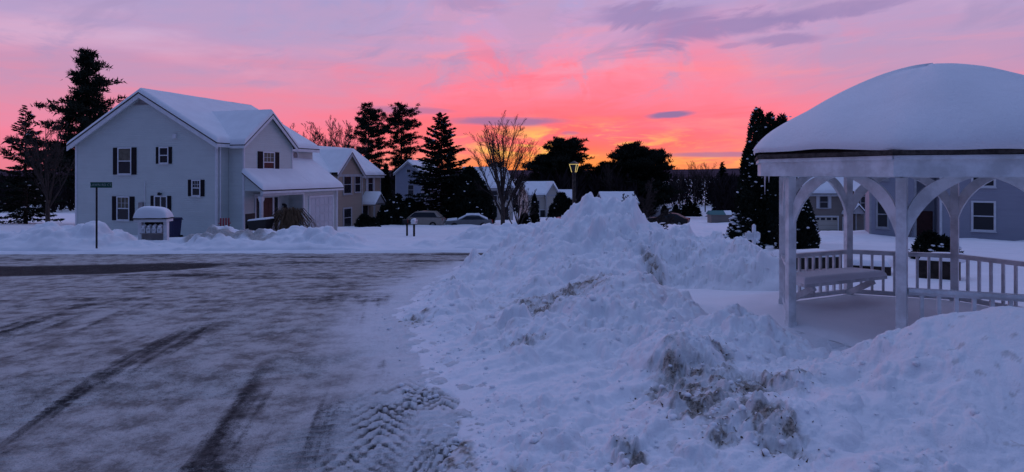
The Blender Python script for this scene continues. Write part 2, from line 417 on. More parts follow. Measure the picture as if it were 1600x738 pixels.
# ------------------------------------------------------------------ road: packed snow worn through to asphalt
def persp_grid(t0, t1, dt, d0, d1, n):
    t = t0 if t1 is None else np.arange(t0, t1, dt); d = np.exp(np.linspace(math.log(d0), math.log(d1), n))
    T, D = np.meshgrid(t, d); return T*D, D
X, Y = persp_grid(np.r_[np.arange(-3.2, -1.25, .01), np.arange(-1.25, .16, .0022)], None, 0, 1.2, 25.5, 560)
A = R(-12); ca, sa = math.cos(A), math.sin(A)
u = X*sa+Y*ca; v = X*ca-Y*sa                       # u along the road, v across it
wv = v+.25*(fbm(u*.25, v*.25, 4, 2)-.5)*2
ruts = fbm(wv*2.4, u*.07, 40, 4, .6)
ruts2 = fbm(wv*10, u*.35, 44, 4, .6)
cross = fbm(X*.16+.3*fbm(X*.3,Y*.3,2,2), Y*1.15-.12*X, 50, 4, .55)
bl = sstep(Y-.1*X, 8.5, 13.5)
k = ruts*(1-bl)*.72+ruts2*(1-bl)*.28+(cross*.8+.2*fbm(X*.7, Y*5, 57, 3))*bl
fine = fbm(X*9, Y*9, 60, 3, .6); med = fbm(X*2.2, Y*2.2, 63, 3)*bl+fbm(v*3.0, u*.6, 63, 3)*(1-bl)
k = k+.20*(fine-.5)+.35*(med-.5)
k = k+.05*sstep(-v, .2, 2.2)*(1-bl)+.05*(fbm(v*9, u*1.6, 88, 4, .65)-.5)*2
k = k-.05+.09*(fbm(v*1.3+7, u*.45, 86, 4, .6)-.5)*2
k = k+.06*(fbm(wv*22, u*.5, 93, 3, .6)-.5)*2*(1-bl)
bare = sstep(k, .38, .80)*.9
wet = sstep(1.15-np.abs((Y-17.3-.28*(X+11.5)+.5*(med-.5))/np.clip(.35+.6*(-X-8.2)+.5*(med-.5), .05, 1.9)), 0, .5)*sstep(-X, 8.4, 9.2)
bare = np.maximum(bare*(1-wet), wet*(.8+.3*fine))
bare = np.maximum(bare, .55*np.exp(-((Y-(road_far(X)-1.0))/.75)**2)*sstep(X, -7.5, -3)*sstep(med, .2, .45))
bare *= 1-.85*sstep(X-road_right(Y), -.55, -.1)
bare *= 1-.75*np.exp(-((X+2.3)/1.3)**2-((Y-7.3)/1.2)**2)
# tyre prints: curved lug marks, lower right of the road
lug = np.zeros_like(X); lz = np.zeros_like(X)
for (cu, cv, su, sv, ang, fr_) in ((5.1,-.05,.9,.26,.9,6.0),(4.75,.50,1.1,.26,-.8,6.4),(4.2,-.25,.5,.34,.9,6.2),(4.0,.35,.6,.25,-.9,6.6),(5.6,.2,.5,.3,.8,6.2)):
    mk = np.exp(-(((u-cu)/su)**2+((v-cv)/sv)**2)**2)
    ph = fr_*(u+ang*np.abs(v-cv)*1.6*np.sign(ang)+.25*(v-cv)*ang)+1.2*(fbm(u*3, v*3, 70, 2)-.5)
    lz = np.maximum(lz, mk)
    lug = np.maximum(lug, mk*sstep(np.sin(2*PI*ph)+1.1*(fbm(u*6, v*6, 75, 3)-.5), .0, .5)*sstep(fbm(u*2.3, v*2.3, 77, 3), .22, .40))
bare = np.maximum(bare*(1-.7*lz), 1.0*lug*(.35+.6*fbm(X*7, Y*7, 89, 2)))
fin = np.sin(2*PI*(u*11+2*fbm(u*2, v*2, 81, 2)))*(1-bl)*sstep(fbm(u*.9, v*.9, 83, 3), .48, .6)   # faint tread on the packed snow
Z = gnd(X, Y)+.02*(1-bare)+.06*(ruts-.5)*(1-bl)+.03*(ruts2-.5)*(1-bl)+.04*(cross-.5)*bl+.012*(fine-.5)+.03*(med-.5)-.009*lug+.010*fin
edge = sstep(X-road_right(Y), -.7, .3)
Z += edge*(.05*lumps(X*5, Y*5, 91, .5)+.03*fine)
bare = np.clip(bare+.16*np.maximum(fin, 0)*(1-bl), 0, 1)
white = sstep(X-road_right(Y)+.5*(med-.5), -1.5, -.25)
keep = road_mask(X, Y) > .02
mr = bpy.data.materials.new('packed snow over asphalt'); mr.use_nodes = True
h = G(mr.node_tree); p = mr.node_tree.nodes['Principled BSDF']
at = h.n('ShaderNodeAttribute', attribute_name='bare'); c = h.n('ShaderNodeTexCoord').outputs['Object']
f1 = h.noise(c, 22, 5, .7); f2 = h.noise(c, 3, 5, .6); f3 = h.noise(c, 90, 3, .6)
bm_ = h.ss(h.m('ADD', at.outputs['Fac'], h.m('ADD', h.m('MULTIPLY', h.m('SUBTRACT', f1, .5), 1.0), h.m('MULTIPLY', h.m('SUBTRACT', f3, .5), .9))), .12, 1.0)
packed = h.mix(h.ss(h.m('ADD', h.m('MULTIPLY', f2, .7), h.m('MULTIPLY', f1, .3)), .34, .62), (.19,.17,.16), (.54,.525,.515))
packed = h.mix(h.m('MULTIPLY', h.ss(f3, .52, .68), .5), packed, (.09,.083,.085))
at2 = h.n('ShaderNodeAttribute', attribute_name='white')
packed = h.mix(h.m('MULTIPLY', at2.outputs['Fac'], h.m('ADD', .45, h.m('MULTIPLY', f1, .7)), clamp=True), packed, (.76,.77,.80))
p.inputs['Specular IOR Level'].default_value = .06
asph = h.mix(h.ss(f3, .4, .65), (.012,.011,.012), (.06,.054,.056))
h.put(p.inputs['Base Color'], h.mix(bm_, packed, asph))
h.put(p.inputs['Roughness'], h.mix(bm_, (.9,.9,.9), (.85,.85,.85)))
b = h.n('ShaderNodeBump'); b.inputs['Strength'].default_value = .8; b.inputs['Distance'].default_value = .02
h.put(b.inputs['Height'], h.m('ADD', f1, h.m('MULTIPLY', f3, .6))); mr.node_tree.links.new(b.outputs[0], p.inputs['Normal'])
road = grid_mesh('road', X, Y, Z, mr, {'bare': bare, 'white': white*(1-.8*lug)}, keep); tag(road, kind='structure')

# ------------------------------------------------------------------ ploughed snow pile (height field through surveyed points)
PTS = [ # (photo column, photo row, distance ahead) read off as surveyed surface points -> x, y, z
 (790,378,20),(850,358,18.5),(880,343,17.6),(898,322,17),(917,311,16.6),(938,320,16.6),(952,322,16.5),(972,322,16.4),(992,328,16.1),(1006,344,15.9),(1030,361,15.6),(1060,369,15),(1100,373,14.4),(1150,387,13.5),(1200,400,12.6),(1216,412,12),
 (1112,452,9.6),(1150,469,8.6),(1190,491,7.6),(1225,527,6.8),(1270,546,6.2),(1310,549,5.8),(1336,531,5.4),(1400,507,5.2),(1460,484,5.0),(1600,462,5.0),
 (1200,600,4.6),(1200,738,3.4),(1400,600,4.2),(1400,738,3.2),(1600,620,4.0),(1600,738,3.2),(1300,660,3.9),
 (1075,541,5.6),(1040,600,5.0),(1180,606,4.8),(1120,580,5.1),(1000,650,4.3),(900,650,4.5),(850,658,4.4),(1000,738,3.5),(900,738,3.6),(800,738,3.7),(740,738,3.9),
 (700,640,5.1),(680,600,5.8),(640,540,7.2),(618,500,9.0),(638,456,12),(700,420,16),(785,392,21),
 (900,452,9.8),(960,432,10.6),(840,482,8.8),(800,560,6.4),(760,600,5.6),(720,520,7.9),(1000,500,7.7),(1060,440,10.2),(900,385,14),(1000,395,13.2),(830,425,12.6),(760,450,11.3),(1130,545,5.7),(950,560,6.2),(880,520,7.3),(1060,480,8.6),(920,350,15.6),(985,355,15.2),(1130,420,11.4)]
pts = [((px-800)/928*d, d, CAMZ-(py-272)/928*d) for px, py, d in PTS]
# behind the crest and around the gazebo it comes down to the level snow again
low = [(2.6,10.9,0),(3.2,10.2,0),(3.1,9.2,0),(3.2,8.0,.02),(3.6,7.2,.04),(4.2,6.65,.06),(5.0,6.2,.1),(5.8,6.2,.2),(7.0,6.2,.25),(3.7,12,.05),(4.9,11.6,0),
       (-.6,23,0),(1,21.5,0),(2.5,20.8,0),(4,20,0),(5.2,18.6,0),(6.2,16.6,0),(7,15,0),(6.6,12.5,0),(-1.8,21,0),(8.4,12.5,0)]
pts += [(x, y, float(gnd(x, y))+.02+hh) for x, y, hh in low]
pts += [(-1.4,2.6,-.02),(.2,2.4,.0),(1.5,2.4,.15),(3.4,2.4,.3)]
Pp = np.array(pts)
H0 = Pp[:,2]-gnd(Pp[:,0], Pp[:,1])
def warp(x, y): return np.stack([x, y*.62], -1)           # metric: depth counts a little less
C = warp(Pp[:,0], Pp[:,1])
def tps(r2): return .5*r2*np.log(np.maximum(r2, 1e-12))
n = len(C); K = tps(((C[:,None]-C[None])**2).sum(-1))+np.eye(n)*.004
Q = np.c_[np.ones(n), C]; L = np.block([[K, Q],[Q.T, np.zeros((3,3))]])
sol = np.linalg.solve(L, np.r_[H0, 0,0,0])
def pile_h(x, y):
    s = x.shape; q = warp(x.reshape(-1), y.reshape(-1)); out = np.empty(len(q))
    for i in range(0, len(q), 40000):
        b = q[i:i+40000]; out[i:i+40000] = tps(((b[:,None]-C[None])**2).sum(-1))@sol[:n]+sol[n]+b@sol[n+1:]
    return out.reshape(s)
X, Y = persp_grid(np.r_[np.arange(-.42, .92, .0021), np.arange(.92, 1.95, .006)], None, 0, 1.35, 24, 760)
hb = pile_h(X, Y)
rgt = road_right(Y)+.55*(fbm(X*1.3, Y*1.3, 98, 2)-.5)+.10*(fbm(X*5, Y*5, 99, 3)-.5)
out = .12*sstep(X-rgt, -.35, -.1)+.88*sstep(X-rgt, -.15, .75)                             # none on the road
def inreg(x, y):                                          # where the pile lies at all: not in the trough round the gazebo nor beyond the crest
    far = np.interp(x, [-3,-1,.5,2,3.5,5,6.5,8,11], [23,22.6,21,20,19,17.8,16,14,12.5])
    bk = sstep(far-y, -.3, 1.6)
    tr = np.interp(x, [1.5,2.2,2.7,3.2,3.7,4.4,5.2,6,8,12], [30,13,11.0,8.6,7.6,6.75,6.35,6.2,6.2,6.2])   # near side boundary
    nearb = sstep(tr-y, -.15, .5)
    tr2 = np.interp(x, [1.5,2.2,2.7,3.7,6,8.5,12], [5,11.0,12,11.9,11.9,11.6,11.4])
    farb = sstep(y-tr2, -.3, .8)
    return bk*np.maximum(nearb, farb)
ends = lambda x, y: sstep(8.2-x, 0, 2.8)*sstep(y-1.4, 0, 1.7)*sstep(1.9*y-x, .1, 1.8)     # it peters out to both ends
reg = inreg(X, Y)*out*ends(X, Y)
for x0, y0, r0, h0 in ((2.08,16.5,.42,.26),(1.45,16.9,.4,.06),(3.0,16.3,.42,.24),(3.5,16.1,.4,.24),(2.5,15.3,.6,.18),(1.3,15.6,.6,.2),(.6,14.6,.7,.2),(4.6,15.0,.6,.22),(5.3,13.6,.6,.22),
                       (2.6,12.2,.6,.2),(1.9,9.5,.5,.16),(1.25,8.3,.45,.16),(.35,7.6,.5,.14),(-.35,8.4,.5,.16),(-.2,6.4,.4,.12),(2.6,7.0,.4,.16),(2.1,8.0,.4,.14),(-.55,7.1,.4,.16),(2.0,4.1,.3,.1)):
    q = 1-((X-x0)**2+(Y-y0)**2)/(r0*r0*1.5); hb += h0*np.sqrt(np.maximum(q, 0))*np.clip(hb*4, 0, 1)*.8
hb = hb*reg
rough = sstep(fbm(X*.7, Y*.5, 101, 3), .32, .62)          # parts smooth, parts broken up
sm = 1-.75*sstep(X-.25*Y, 1.6, 2.6)*sstep(6.4-Y, 0, 1.2)  # lower right: wind-smoothed
amp = np.clip(hb*4.5, .35, 1)*sm*sstep(reg, .1, .6)
wx = X+.12*(fbm(X*3, Y*3, 120, 2)-.5)*2; wy = Y+.12*(fbm(X*3, Y*3, 125, 2)-.5)*2
hn = .22*(fbm(X*.9, Y*.9, 110, 3)-.5)*np.clip(hb*2, 0, 1)
hn += amp*(.17*lumps(wx*2.8+7, wy*2.8, 133, .2, .3, .5)+.20*lumps(wx*1.05, wy*1.05, 130, .6)+.15*(.25+rough)*lumps(wx*2.3, wy*2.3, 140, .6)+.10*(.45+.8*rough)*lumps(wx*4.3, wy*4.3, 150, .6)
          +.065*(.5+.8*rough)*lumps(wx*9, wy*9, 160, .55)+.035*lumps(wx*19, wy*19, 165, .5)-.235)
hn += np.clip(hb*3, .15, 1)*(.05*(fbm(X*5, Y*5, 170, 4)-.5)*(.5+.5*sm)+.035*(fbm(X*16, Y*16, 175, 3)-.5)*(.3+rough)*(.4+.6*sm))
for per, am, sd in ((1.15,.12,401),(.62,.075,411),(.33,.04,421)):      # broken ledges left by the plough blade, stepping up away from the road
    w = (Y*.8-X*.62)+.9*(fbm(X*.7, Y*.7, sd, 3)-.5)*per*1.6
    fr_ = np.mod(w/per, 1); led = sstep(fr_, 0, .22)-fr_
    hn += am*led*np.clip(hb*4, .2, 1)*sm*sstep(fbm(X*.8+3, Y*.8, sd+5, 2), .34, .6)
hn *= np.clip((X-rgt+.35)/.6, .15, 1)*np.interp(Y, [3,5,7,10,13,16], [.62,.7,.8,.95,1.25,1.5])
dirtc = [(.75,9.9,.95,.55),(1.25,10.3,.7,.5),(.35,9.0,.45,.35),(1.65,5.4,.40,.42),(1.5,4.95,.5,.42),(1.95,4.95,.55,.32),(1.45,4.5,.35,.4),(1.7,4.1,.28,.5),(3.0,12.6,.22,.9),(1.4,4.0,.2,.2),
         (.24,4.42,.075,.075),(-.62,4.9,.18,.3),(-1.55,8.9,.3,.6),(-.4,4.2,.16,.5),(-1.2,12.9,.2,.4),(2.0,5.8,.2,.2),(.02,4.0,.1,.12),(.1,6.9,.3,.2),(.75,3.9,.12,.2)]
dm = np.zeros_like(X)
for x0, y0, rx, ry in dirtc: dm = np.maximum(dm, np.exp(-(((X-x0)/rx)**2+((Y-y0)/ry)**2)))
dn = fbm(X*4.5, Y*4.5, 180, 5, .62)
dirt = sstep(dm*.66+dn-.5, .20, .58)*sstep(dm, .12, .4)
crumb = .07*lumps(wx*8, wy*8, 190, .7)+.05*lumps(wx*17, wy*17, 192, .6)+.05*(fbm(X*24, Y*24, 195, 3)-.5)
hn += sstep(dm, .25, .7)*(crumb-.03)
spk = sstep(fbm(X*14, Y*14, 199, 3), .70, .78)*sstep(fbm(X*.8, Y*.8, 205, 2), .42, .62)*.35
dirt = np.clip(np.maximum(dirt*(.30+.62*sstep(fbm(X*11, Y*11, 211, 4, .65), .42, .60)), spk), 0, 1)
hn -= .11*sstep(X, 2.2, 3.0)*sstep(6.8-Y, 0, .8)
Zp = gnd(X, Y)+hb+hn*np.clip(reg*1.5, 0, 1)+.02-.22*(1-sstep(reg, .0, .25))
keep = reg > .03
pile = grid_mesh('snow_pile', X, Y, Zp, M['snow_dirty'], {'dirt': dirt}, keep)
tag(pile, 'huge lumpy heap of ploughed snow streaked with brown dirt, beside the road', 'snow pile')
# sampling the pile for loose clods and litter
gv = np.empty(len(ground.data.vertices)*3, np.float32); ground.data.vertices.foreach_get('co', gv); gv = gv.reshape(-1, 3)
sel = (np.abs(gv[:,0]) < 30) & (gv[:,1] > 0) & (gv[:,1] < 30)
q = gv[sel]; q[:,2] -= .26*sstep(inreg(q[:,0], q[:,1])*ends(q[:,0], q[:,1]), .15, .5)*sstep(q[:,0]-road_right(q[:,1]), -.6, 0); gv[sel] = q
ground.data.vertices.foreach_set('co', gv.reshape(-1)); ground.data.update()
XX, YY, ZZ, RG, DM, RO = X, Y, Zp, reg, dm, rough
rnd = random.Random(5)
mb = MB(); lf = MB(); nclod = 0
rows, cols = X.shape
while nclod < 1700:
    i = rnd.randrange(rows); j = rnd.randrange(cols)
    x, y = X[i,j], Y[i,j]
    foot = abs(x-rgt[i,j]-.2) < .5
    if y < 2.6 or y > 17 or not (RG[i,j] > .3 or (foot and y < 14)): continue
    p_ = .12+.5*RO[i,j]+.6*min(1, DM[i,j])+(.5 if foot else 0)
    if sm[i,j] < .6: p_ *= .15
    if rnd.random() > p_: continue
    r = (.008+.034*rnd.random()**3)*(1 if y < 8 else 1.6)
    z = ZZ[i,j] if RG[i,j] > .3 else gz(x, y)+.03
    mb.blob((x, y, z+r*.15), r, rnd); nclod += 1
tag(mb.build('snow_clods', 'snow', smooth=True, sub=1), 'loose crumbs and clods of snow scattered over the snow pile', 'snow clods', kind='stuff')
nl = 0
while nl < 420:
    i = rnd.randrange(rows); j = rnd.randrange(cols); x, y = X[i,j], Y[i,j]
    if y < 3 or y > 14 or RG[i,j] < .4 or DM[i,j] < .25 or rnd.random() > DM[i,j]: continue
    c = Vector((x, y, ZZ[i,j]+.005)); d = Vector((rnd.gauss(0,1), rnd.gauss(0,1), abs(rnd.gauss(0,.5)))).normalized()
    if rnd.random() < .2: lf.blob(c, .004+.009*rnd.random()**2, rnd)
    else:
        l = .012+.04*rnd.random(); w = d.cross(UPZ).normalized()*(.003+.006*rnd.random())
        lf.tris([c-w, c+w, c+d*l])
    nl += 1
tag(lf.build('dead_leaves', 'soil'), 'brown dead grass and leaf scraps caught in the ploughed snow', 'leaf litter', kind='stuff')

# bank along the far side of the cross street
X, Y = np.meshgrid(np.arange(-34, 3.5, .075), np.arange(21.6, 31.5, .07))
rf = road_far(X)
top = np.interp(X, [-34,-20,-18.4,-16.9,-16.1,-14.2,-12.6,-10,-8.5,-7,-5.5,-4,-3,-1.9,-1.0,-.3,.6,2.6], [.7,.66,.95,.80,.26,.30,.66,.68,.70,.62,.55,.34,.22,.6,.88,.74,.85,.85])
cr = np.interp(X, [-34,-6,-4,-1,3], [2.4,2.4,2.2,4.0,4.6])
prof = sstep(Y-rf, .05, cr)*(1-sstep(Y-rf-cr, .3, 2.6))
hb2 = top*prof
lum = .36*lumps(X*1.1, Y*1.1, 301, .6)+.26*lumps(X*2.3, Y*2.3, 310, .6)+.09*lumps(X*5, Y*5, 320, .5)-.12+.15*(fbm(X*2, Y*2, 330, 4)-.5)
d2 = np.zeros_like(X)
for x0, y0, rx, ry in ((-12.6,24.5,.9,.5),(-11.6,24.7,1.0,.6),(-10.7,24.7,.8,.5)):
    d2 = np.maximum(d2, np.exp(-(((X-x0)/rx)**2+((Y-y0)/ry)**2)))
dd = .7*sstep(d2*.9+fbm(X*3, Y*3, 340, 4)-.5, .28, .6)
drv = np.exp(-((X+5.2)/1.3)**4)                          # driveway mouth cut through it
Zb = gnd(X, Y)+hb2*(1-.75*drv)+lum*np.clip(prof*1.4, 0, 1)*np.clip(top*2, 0, 1)*(1-.8*drv)+.10-.3*(1-sstep(prof, .0, .15))
bank = grid_mesh('snow_bank', X, Y, Zb, M['snow_dirty'], {'dirt': dd}, prof > .015)
tag(bank, 'long low bank of shovelled snow along the street before the white house', 'snow bank')
BX, BY, BZ = X, Y, Zb
def bank_z(x, y):
    j = int(np.clip(round((x+34)/.075), 0, BX.shape[1]-1)); i = int(np.clip(round((y-21.6)/.07), 0, BX.shape[0]-1)); return float(BZ[i, j])

# ------------------------------------------------------------------ far hills
xs = np.linspace(-3000, 3600, 160); vv = np.linspace(0, 1, 6)
X, V = np.meshgrid(xs, vv)
hz = 14+9*fbm(X*.0016, X*0, 7, 4)+14*sstep(X, 300, 1500)
Y = 1700+900*V+.00002*X*X
hil = grid_mesh('hills', X, Y, -14+(hz+14)*np.sin(V*PI*.5), M['hill']); tag(hil, kind='structure')

# ------------------------------------------------------------------ house parts
def frame_box(mb, P, U, N, w, h, t, d):
    """picture-frame of bars round an opening centred at P"""
    U, N, P = Vector(U), Vector(N), Vector(P)
    for s in (-1, 1):
        mb.obox(P+U*(s*(w/2+t/2))+N*d/2, U*t/2, N*d/2, UPZ*(h/2+t))
        mb.obox(P+UPZ*(s*(h/2+t/2))+N*d/2, U*(w/2), N*(d/2-.002), UPZ*t/2)
def window(parent, P, U, N, w, h, sash=True, bars=0, shut=None, sw=.32, frame='trim', trim=.07, curtain=False, vbars=0):
    U, N, P = Vector(U), Vector(N), Vector(P)
    mb = MB(); frame_box(mb, P, U, N, w, h, trim, .055)
    mb.obox(P-UPZ*(h/2+trim+.02)+N*.045, U*(w/2+trim+.03), N*.045, UPZ*.02)
    if sash: mb.obox(P+N*.027, U*w/2, N*.018, UPZ*.028)
    for i in range(vbars):
        mb.obox(P+U*(w*((i+1)/(vbars+1)-.5))+N*.03, U*.03, N*.02, UPZ*h/2)
    for i in range(bars):
        mb.obox(P+U*(w*((i+1)/(bars+1)-.5))+UPZ*h*.25+N*.022, U*.009, N*.01, UPZ*h*.25)
    if bars: mb.obox(P+UPZ*h*.25+N*.021, U*w/2, N*.009, UPZ*.009)
    f = mb.build('window', frame, parent)
    g1 = MB(); g1.obox(P+N*.01, U*(w/2+.005), N*.006, UPZ*(h/2+.005)); g1.build('pane', 'glass', f)
    if curtain:
        c = MB(); c.obox(P+UPZ*h*.25+N*.0115, U*(w/2), N*.006, UPZ*h*.24); c.build('blind', 'curtain', f)
    if shut:
        for s in (-1, 1):
            m2 = MB(); q = P+U*(s*(w/2+trim+sw/2+.01))
            m2.obox(q+N*.02, U*sw/2, N*.02, UPZ*(h/2+trim))
            for zc in (-.5, .5):       # louvred fields
                nl = max(3, int(h*5))
                for i in range(nl):
                    zz = zc*h+(i-(nl-1)/2)*(h*.42*2/nl/1.05)*1.0
                    if abs(zz) < h/2: m2.obox(q+UPZ*zz+N*.043, U*(sw/2-.04), N*.006, UPZ*.012)
            m2.build('shutter', shut, parent)
    return f
def quad_roof(parent, quads, snows, t=.08, thick=.25, res=.3, seed=1, name='roof'):
    mb = MB()
    for q in quads: slab(mb, *q, t)
    r = mb.build(name, 'shingle', parent)
    ms = MB()
    for i, (q, rd) in enumerate(snows): snow_slab(ms, *[Vector(p)+UPZ*.005 for p in q], thick, rd, res, seed+i)
    ms.build('snow_cover', 'snow', r, smooth=True)
    return r
X1 = Vector((1,0,0)); Y1 = Vector((0,1,0))
FT = 16.7

# ================================================================== the white house
h1 = empty('white_house', (-16.9, 34.0, -1.4), 'two-storey white house with black shutters and snow-covered roof, left of the road', 'house', 'houses round the cul-de-sac', R(-FT))
WD, LN, EV, RG_ = 10.8, 9.0, 5.35, 8.25
mb = MB()
mb.prism([(0,0,-2.2),(0,0,EV),(-WD/2,0,RG_),(-WD,0,EV),(-WD,0,-2.2)], (0,LN,0))
mb.prism([(.02,.9,-2.2),(.02,5.3,-2.2),(.02,5.3,EV-.02),(.02,3.1,7.1),(.02,.9,EV-.02)], (1.06,0,0))
mb.box(.02,2.2,4.93,8.7,-2.2,2.5)
mb.build('wall', 'siding_white', h1)
# garage and porch side gables
mb = MB()
mb.prism([(1.09,.93,2.5),(2.36,.93,2.5),(1.09,.93,3.45)], (0,.1,0))
mb.build('porch_gable', 'siding_white', h1)
mb = MB(); mb.prism([(.03,8.6,2.5),(2.3,8.6,2.5),(.03,8.6,4.15)], (0,.09,0)); mb.build('garage_gable', 'siding_white', h1)
mb = MB(); mb.box(2.12,2.3,1.04,4.9,2.2,2.5); mb.build('porch_beam', 'trim', h1)
mb = MB()
ov = .35; sl_ = (RG_-EV)/(WD/2)
rz = RG_+.12
qa = [(ov,-ov,EV+.12-ov*sl_),(ov,LN+ov,EV+.12-ov*sl_),(-WD/2,LN+ov,rz),(-WD/2,-ov,rz)]
qb = [(-WD/2,-ov,rz),(-WD/2,LN+ov,rz),(-WD-ov,LN+ov,EV+.12-ov*sl_),(-WD-ov,-ov,EV+.12-ov*sl_)]
# bay roof: ridge runs back into the main slope
rb = 7.22; eb = EV+.10-.25
bk = -(rb-EV-.12)/sl_
q1 = [(1.38,.62,eb),(1.38,3.1,rb),(bk-.2,3.1,rb),(.2,.62,eb)]
q2 = [(1.38,3.1,rb),(1.38,5.58,eb),(.2,5.58,eb),(bk-.2,3.1,rb)]
zsh = lambda b_: 2.60+.7*(2.5-b_)
p1 = [(2.55,.72,zsh(2.55)),(2.55,5.32,zsh(2.55)),(1.09,5.32,zsh(1.09)),(1.09,.72,zsh(1.09))]
p2 = [(2.55,5.32,zsh(2.55)),(2.55,9.0,zsh(2.55)),(.03,9.0,zsh(.03)),(.03,5.32,zsh(.03))]
quad_roof(h1, [qa, qb, q1, q2, p1, p2], [(qa,(1,1,1,0)),(qb,(1,1,0,1)),(q1,(1,0,1,0)),(q2,(0,1,1,0)),(p1,(1,0,1,0)),(p2,(0,1,1,0))], .07, .26, .25, 3)
# rake boards, fascia, gutters
mb = MB()
for s in (0, 1):
    x0, x1 = (ov, -WD/2) if s == 0 else (-WD/2, -WD-ov)
    z0, z1 = (EV-ov*sl_, RG_) if s == 0 else (RG_, EV-ov*sl_)
    mb.prism([(x0,-ov+.02,z0+.03),(x1,-ov+.02,z1+.03),(x1,-ov+.02,z1-.23),(x0,-ov+.02,z0-.23)], (0,.05,0))
    mb.prism([(x0,-ov+.07,z0+.0),(x1,-ov+.07,z1+.0),(x1,-ov+.07,z1-.06),(x0,-ov+.07,z0-.06)], (0,ov-.07,0))
mb.prism([(1.36,.62,eb-.04),(1.36,3.1,rb-.08),(1.36,3.1,rb-.30),(1.36,.62,eb-.26)], (-.05,0,0))
mb.prism([(1.36,3.1,rb-.08),(1.36,5.58,eb-.04),(1.36,5.58,eb-.26),(1.36,3.1,rb-.30)], (-.05,0,0))
mb.box(.28,.36,-ov,.6,EV-.32,EV-.13); mb.box(.28,.36,5.6,LN+ov,EV-.32,EV-.13); mb.box(.35,1.36,.60,.66,eb-.22,eb-.06)
mb.box(2.45,2.56,.75,9.0,zsh(2.55)-.2,zsh(2.55)-.075)
mb.build('fascia', 'trim', h1)
for (b0, b1, a0, a1, zt_) in ((-.10,.03,-.03,.09,EV-.1),(-WD-.03,-WD+.1,-.03,.09,EV-.1),(1.0,1.11,.88,.98,EV-.1),(1.0,1.11,5.22,5.32,EV-.1),(2.12,2.23,8.6,8.73,2.4),(2.12,2.23,4.9,5.0,2.2)):
    mb = MB(); mb.box(b0,b1,a0,a1,-2,zt_); mb.build('corner_trim', 'trim', h1)
mb = MB(); mb.tube((.10,.16,-1.5),(.10,.16,EV-.3),.045); mb.tube((.1,.16,EV-.3),(.3,.1,EV-.15),.045); mb.build('downspout', 'trim', h1)
mb = MB(); mb.tube((2.3,8.5,-1.5),(2.3,8.5,2.35),.045); mb.build('downspout', 'trim', h1)
def sidept(px, py):      # a point on the gable wall, from where it sits on the wall in the photograph
    q = (px-800)/928; t_ = (-16.9-34*q)/(.958+.287*q); yy = 34+.287*t_
    return -t_, CAMZ-(py-272)*yy/928+1.4
def side_win(x0, x1, y0, y1, **kw):
    a, za = sidept(x0, y0); b_, zb = sidept(x1, y1)
    window(h1, ((a+b_)/2, -.002, (za+zb)/2), X1, -Y1, abs(b_-a)-.14, abs(za-zb)-.14, shut='shutter', **kw)
side_win(184.5,206,231,273, curtain=True, sw=.36, vbars=0); side_win(249,264,230,256, sw=.22); side_win(300,314,281,307, bars=2, sw=.25)
side_win(183,203,307,345, bars=2, curtain=True, sw=.36); side_win(241.5,262,306,332, vbars=1, sash=False, sw=.26)
# gable louvre, vent hood, conduit and meter box, lamp over the low window
mb = MB(); mb.prism([(-WD/2-.75,-.03,7.62),(-WD/2+.75,-.03,7.62),(-WD/2,-.03,8.06)], (0,.04,0))
for i in range(4): mb.box(-WD/2-.68+.16*i, -WD/2+.68-.16*i, -.06, -.03, 7.66+.09*i, 7.69+.09*i)
mb.build('gable_vent', 'panel_grey', h1)
mb = MB(); x_, z_ = sidept(274,213); mb.box(x_-.12,x_+.12,-.1,0,z_-.13,z_+.13); mb.build('vent_hood', 'trim', h1)
mb = MB(); x_, z_ = sidept(227.5,283); mb.tube((x_,-.06,z_),(x_,-.06,z_-1.7),.022); mb.build('conduit', 'trim', h1)
mb = MB(); x_, z_ = sidept(222,318); mb.box(x_-.16,x_+.16,-.14,0,z_-.3,z_+.06); mb.build('meter_box', 'panel_grey', h1, bevel=.02)
mb = MB(); x_, z_ = sidept(252,303); mb.box(x_-.05,x_+.05,-.14,0,z_-.04,z_+.04); mb.lathe([(0,.1),(.08,.06),(.1,-.08),(0,-.1)], 8, (x_,-.16,z_)); mb.build('wall_lamp', 'metal_dark', h1)
# bay window
window(h1, (1.082,3.02,4.22), Y1, X1, .92, 1.14, bars=2, curtain=True, shut='shutter', sw=.42)
# round gable louvre on the far wall
mb = MB()
for i in range(16):
    a0, a1 = 2*PI*i/16, 2*PI*(i+1)/16
    mb.tube((.03,7.02+.3*math.cos(a0),4.77+.3*math.sin(a0)),(.03,7.02+.3*math.cos(a1),4.77+.3*math.sin(a1)),.05,n=6)
v_ = mb.build('round_vent', 'trim', h1)
mb = MB(); mb.prism([(.01,7.02+.29*math.cos(2*PI*i/16),4.77+.29*math.sin(2*PI*i/16)) for i in range(16)], (.015,0,0)); mb.build('louvre', 'panel_grey', v_)
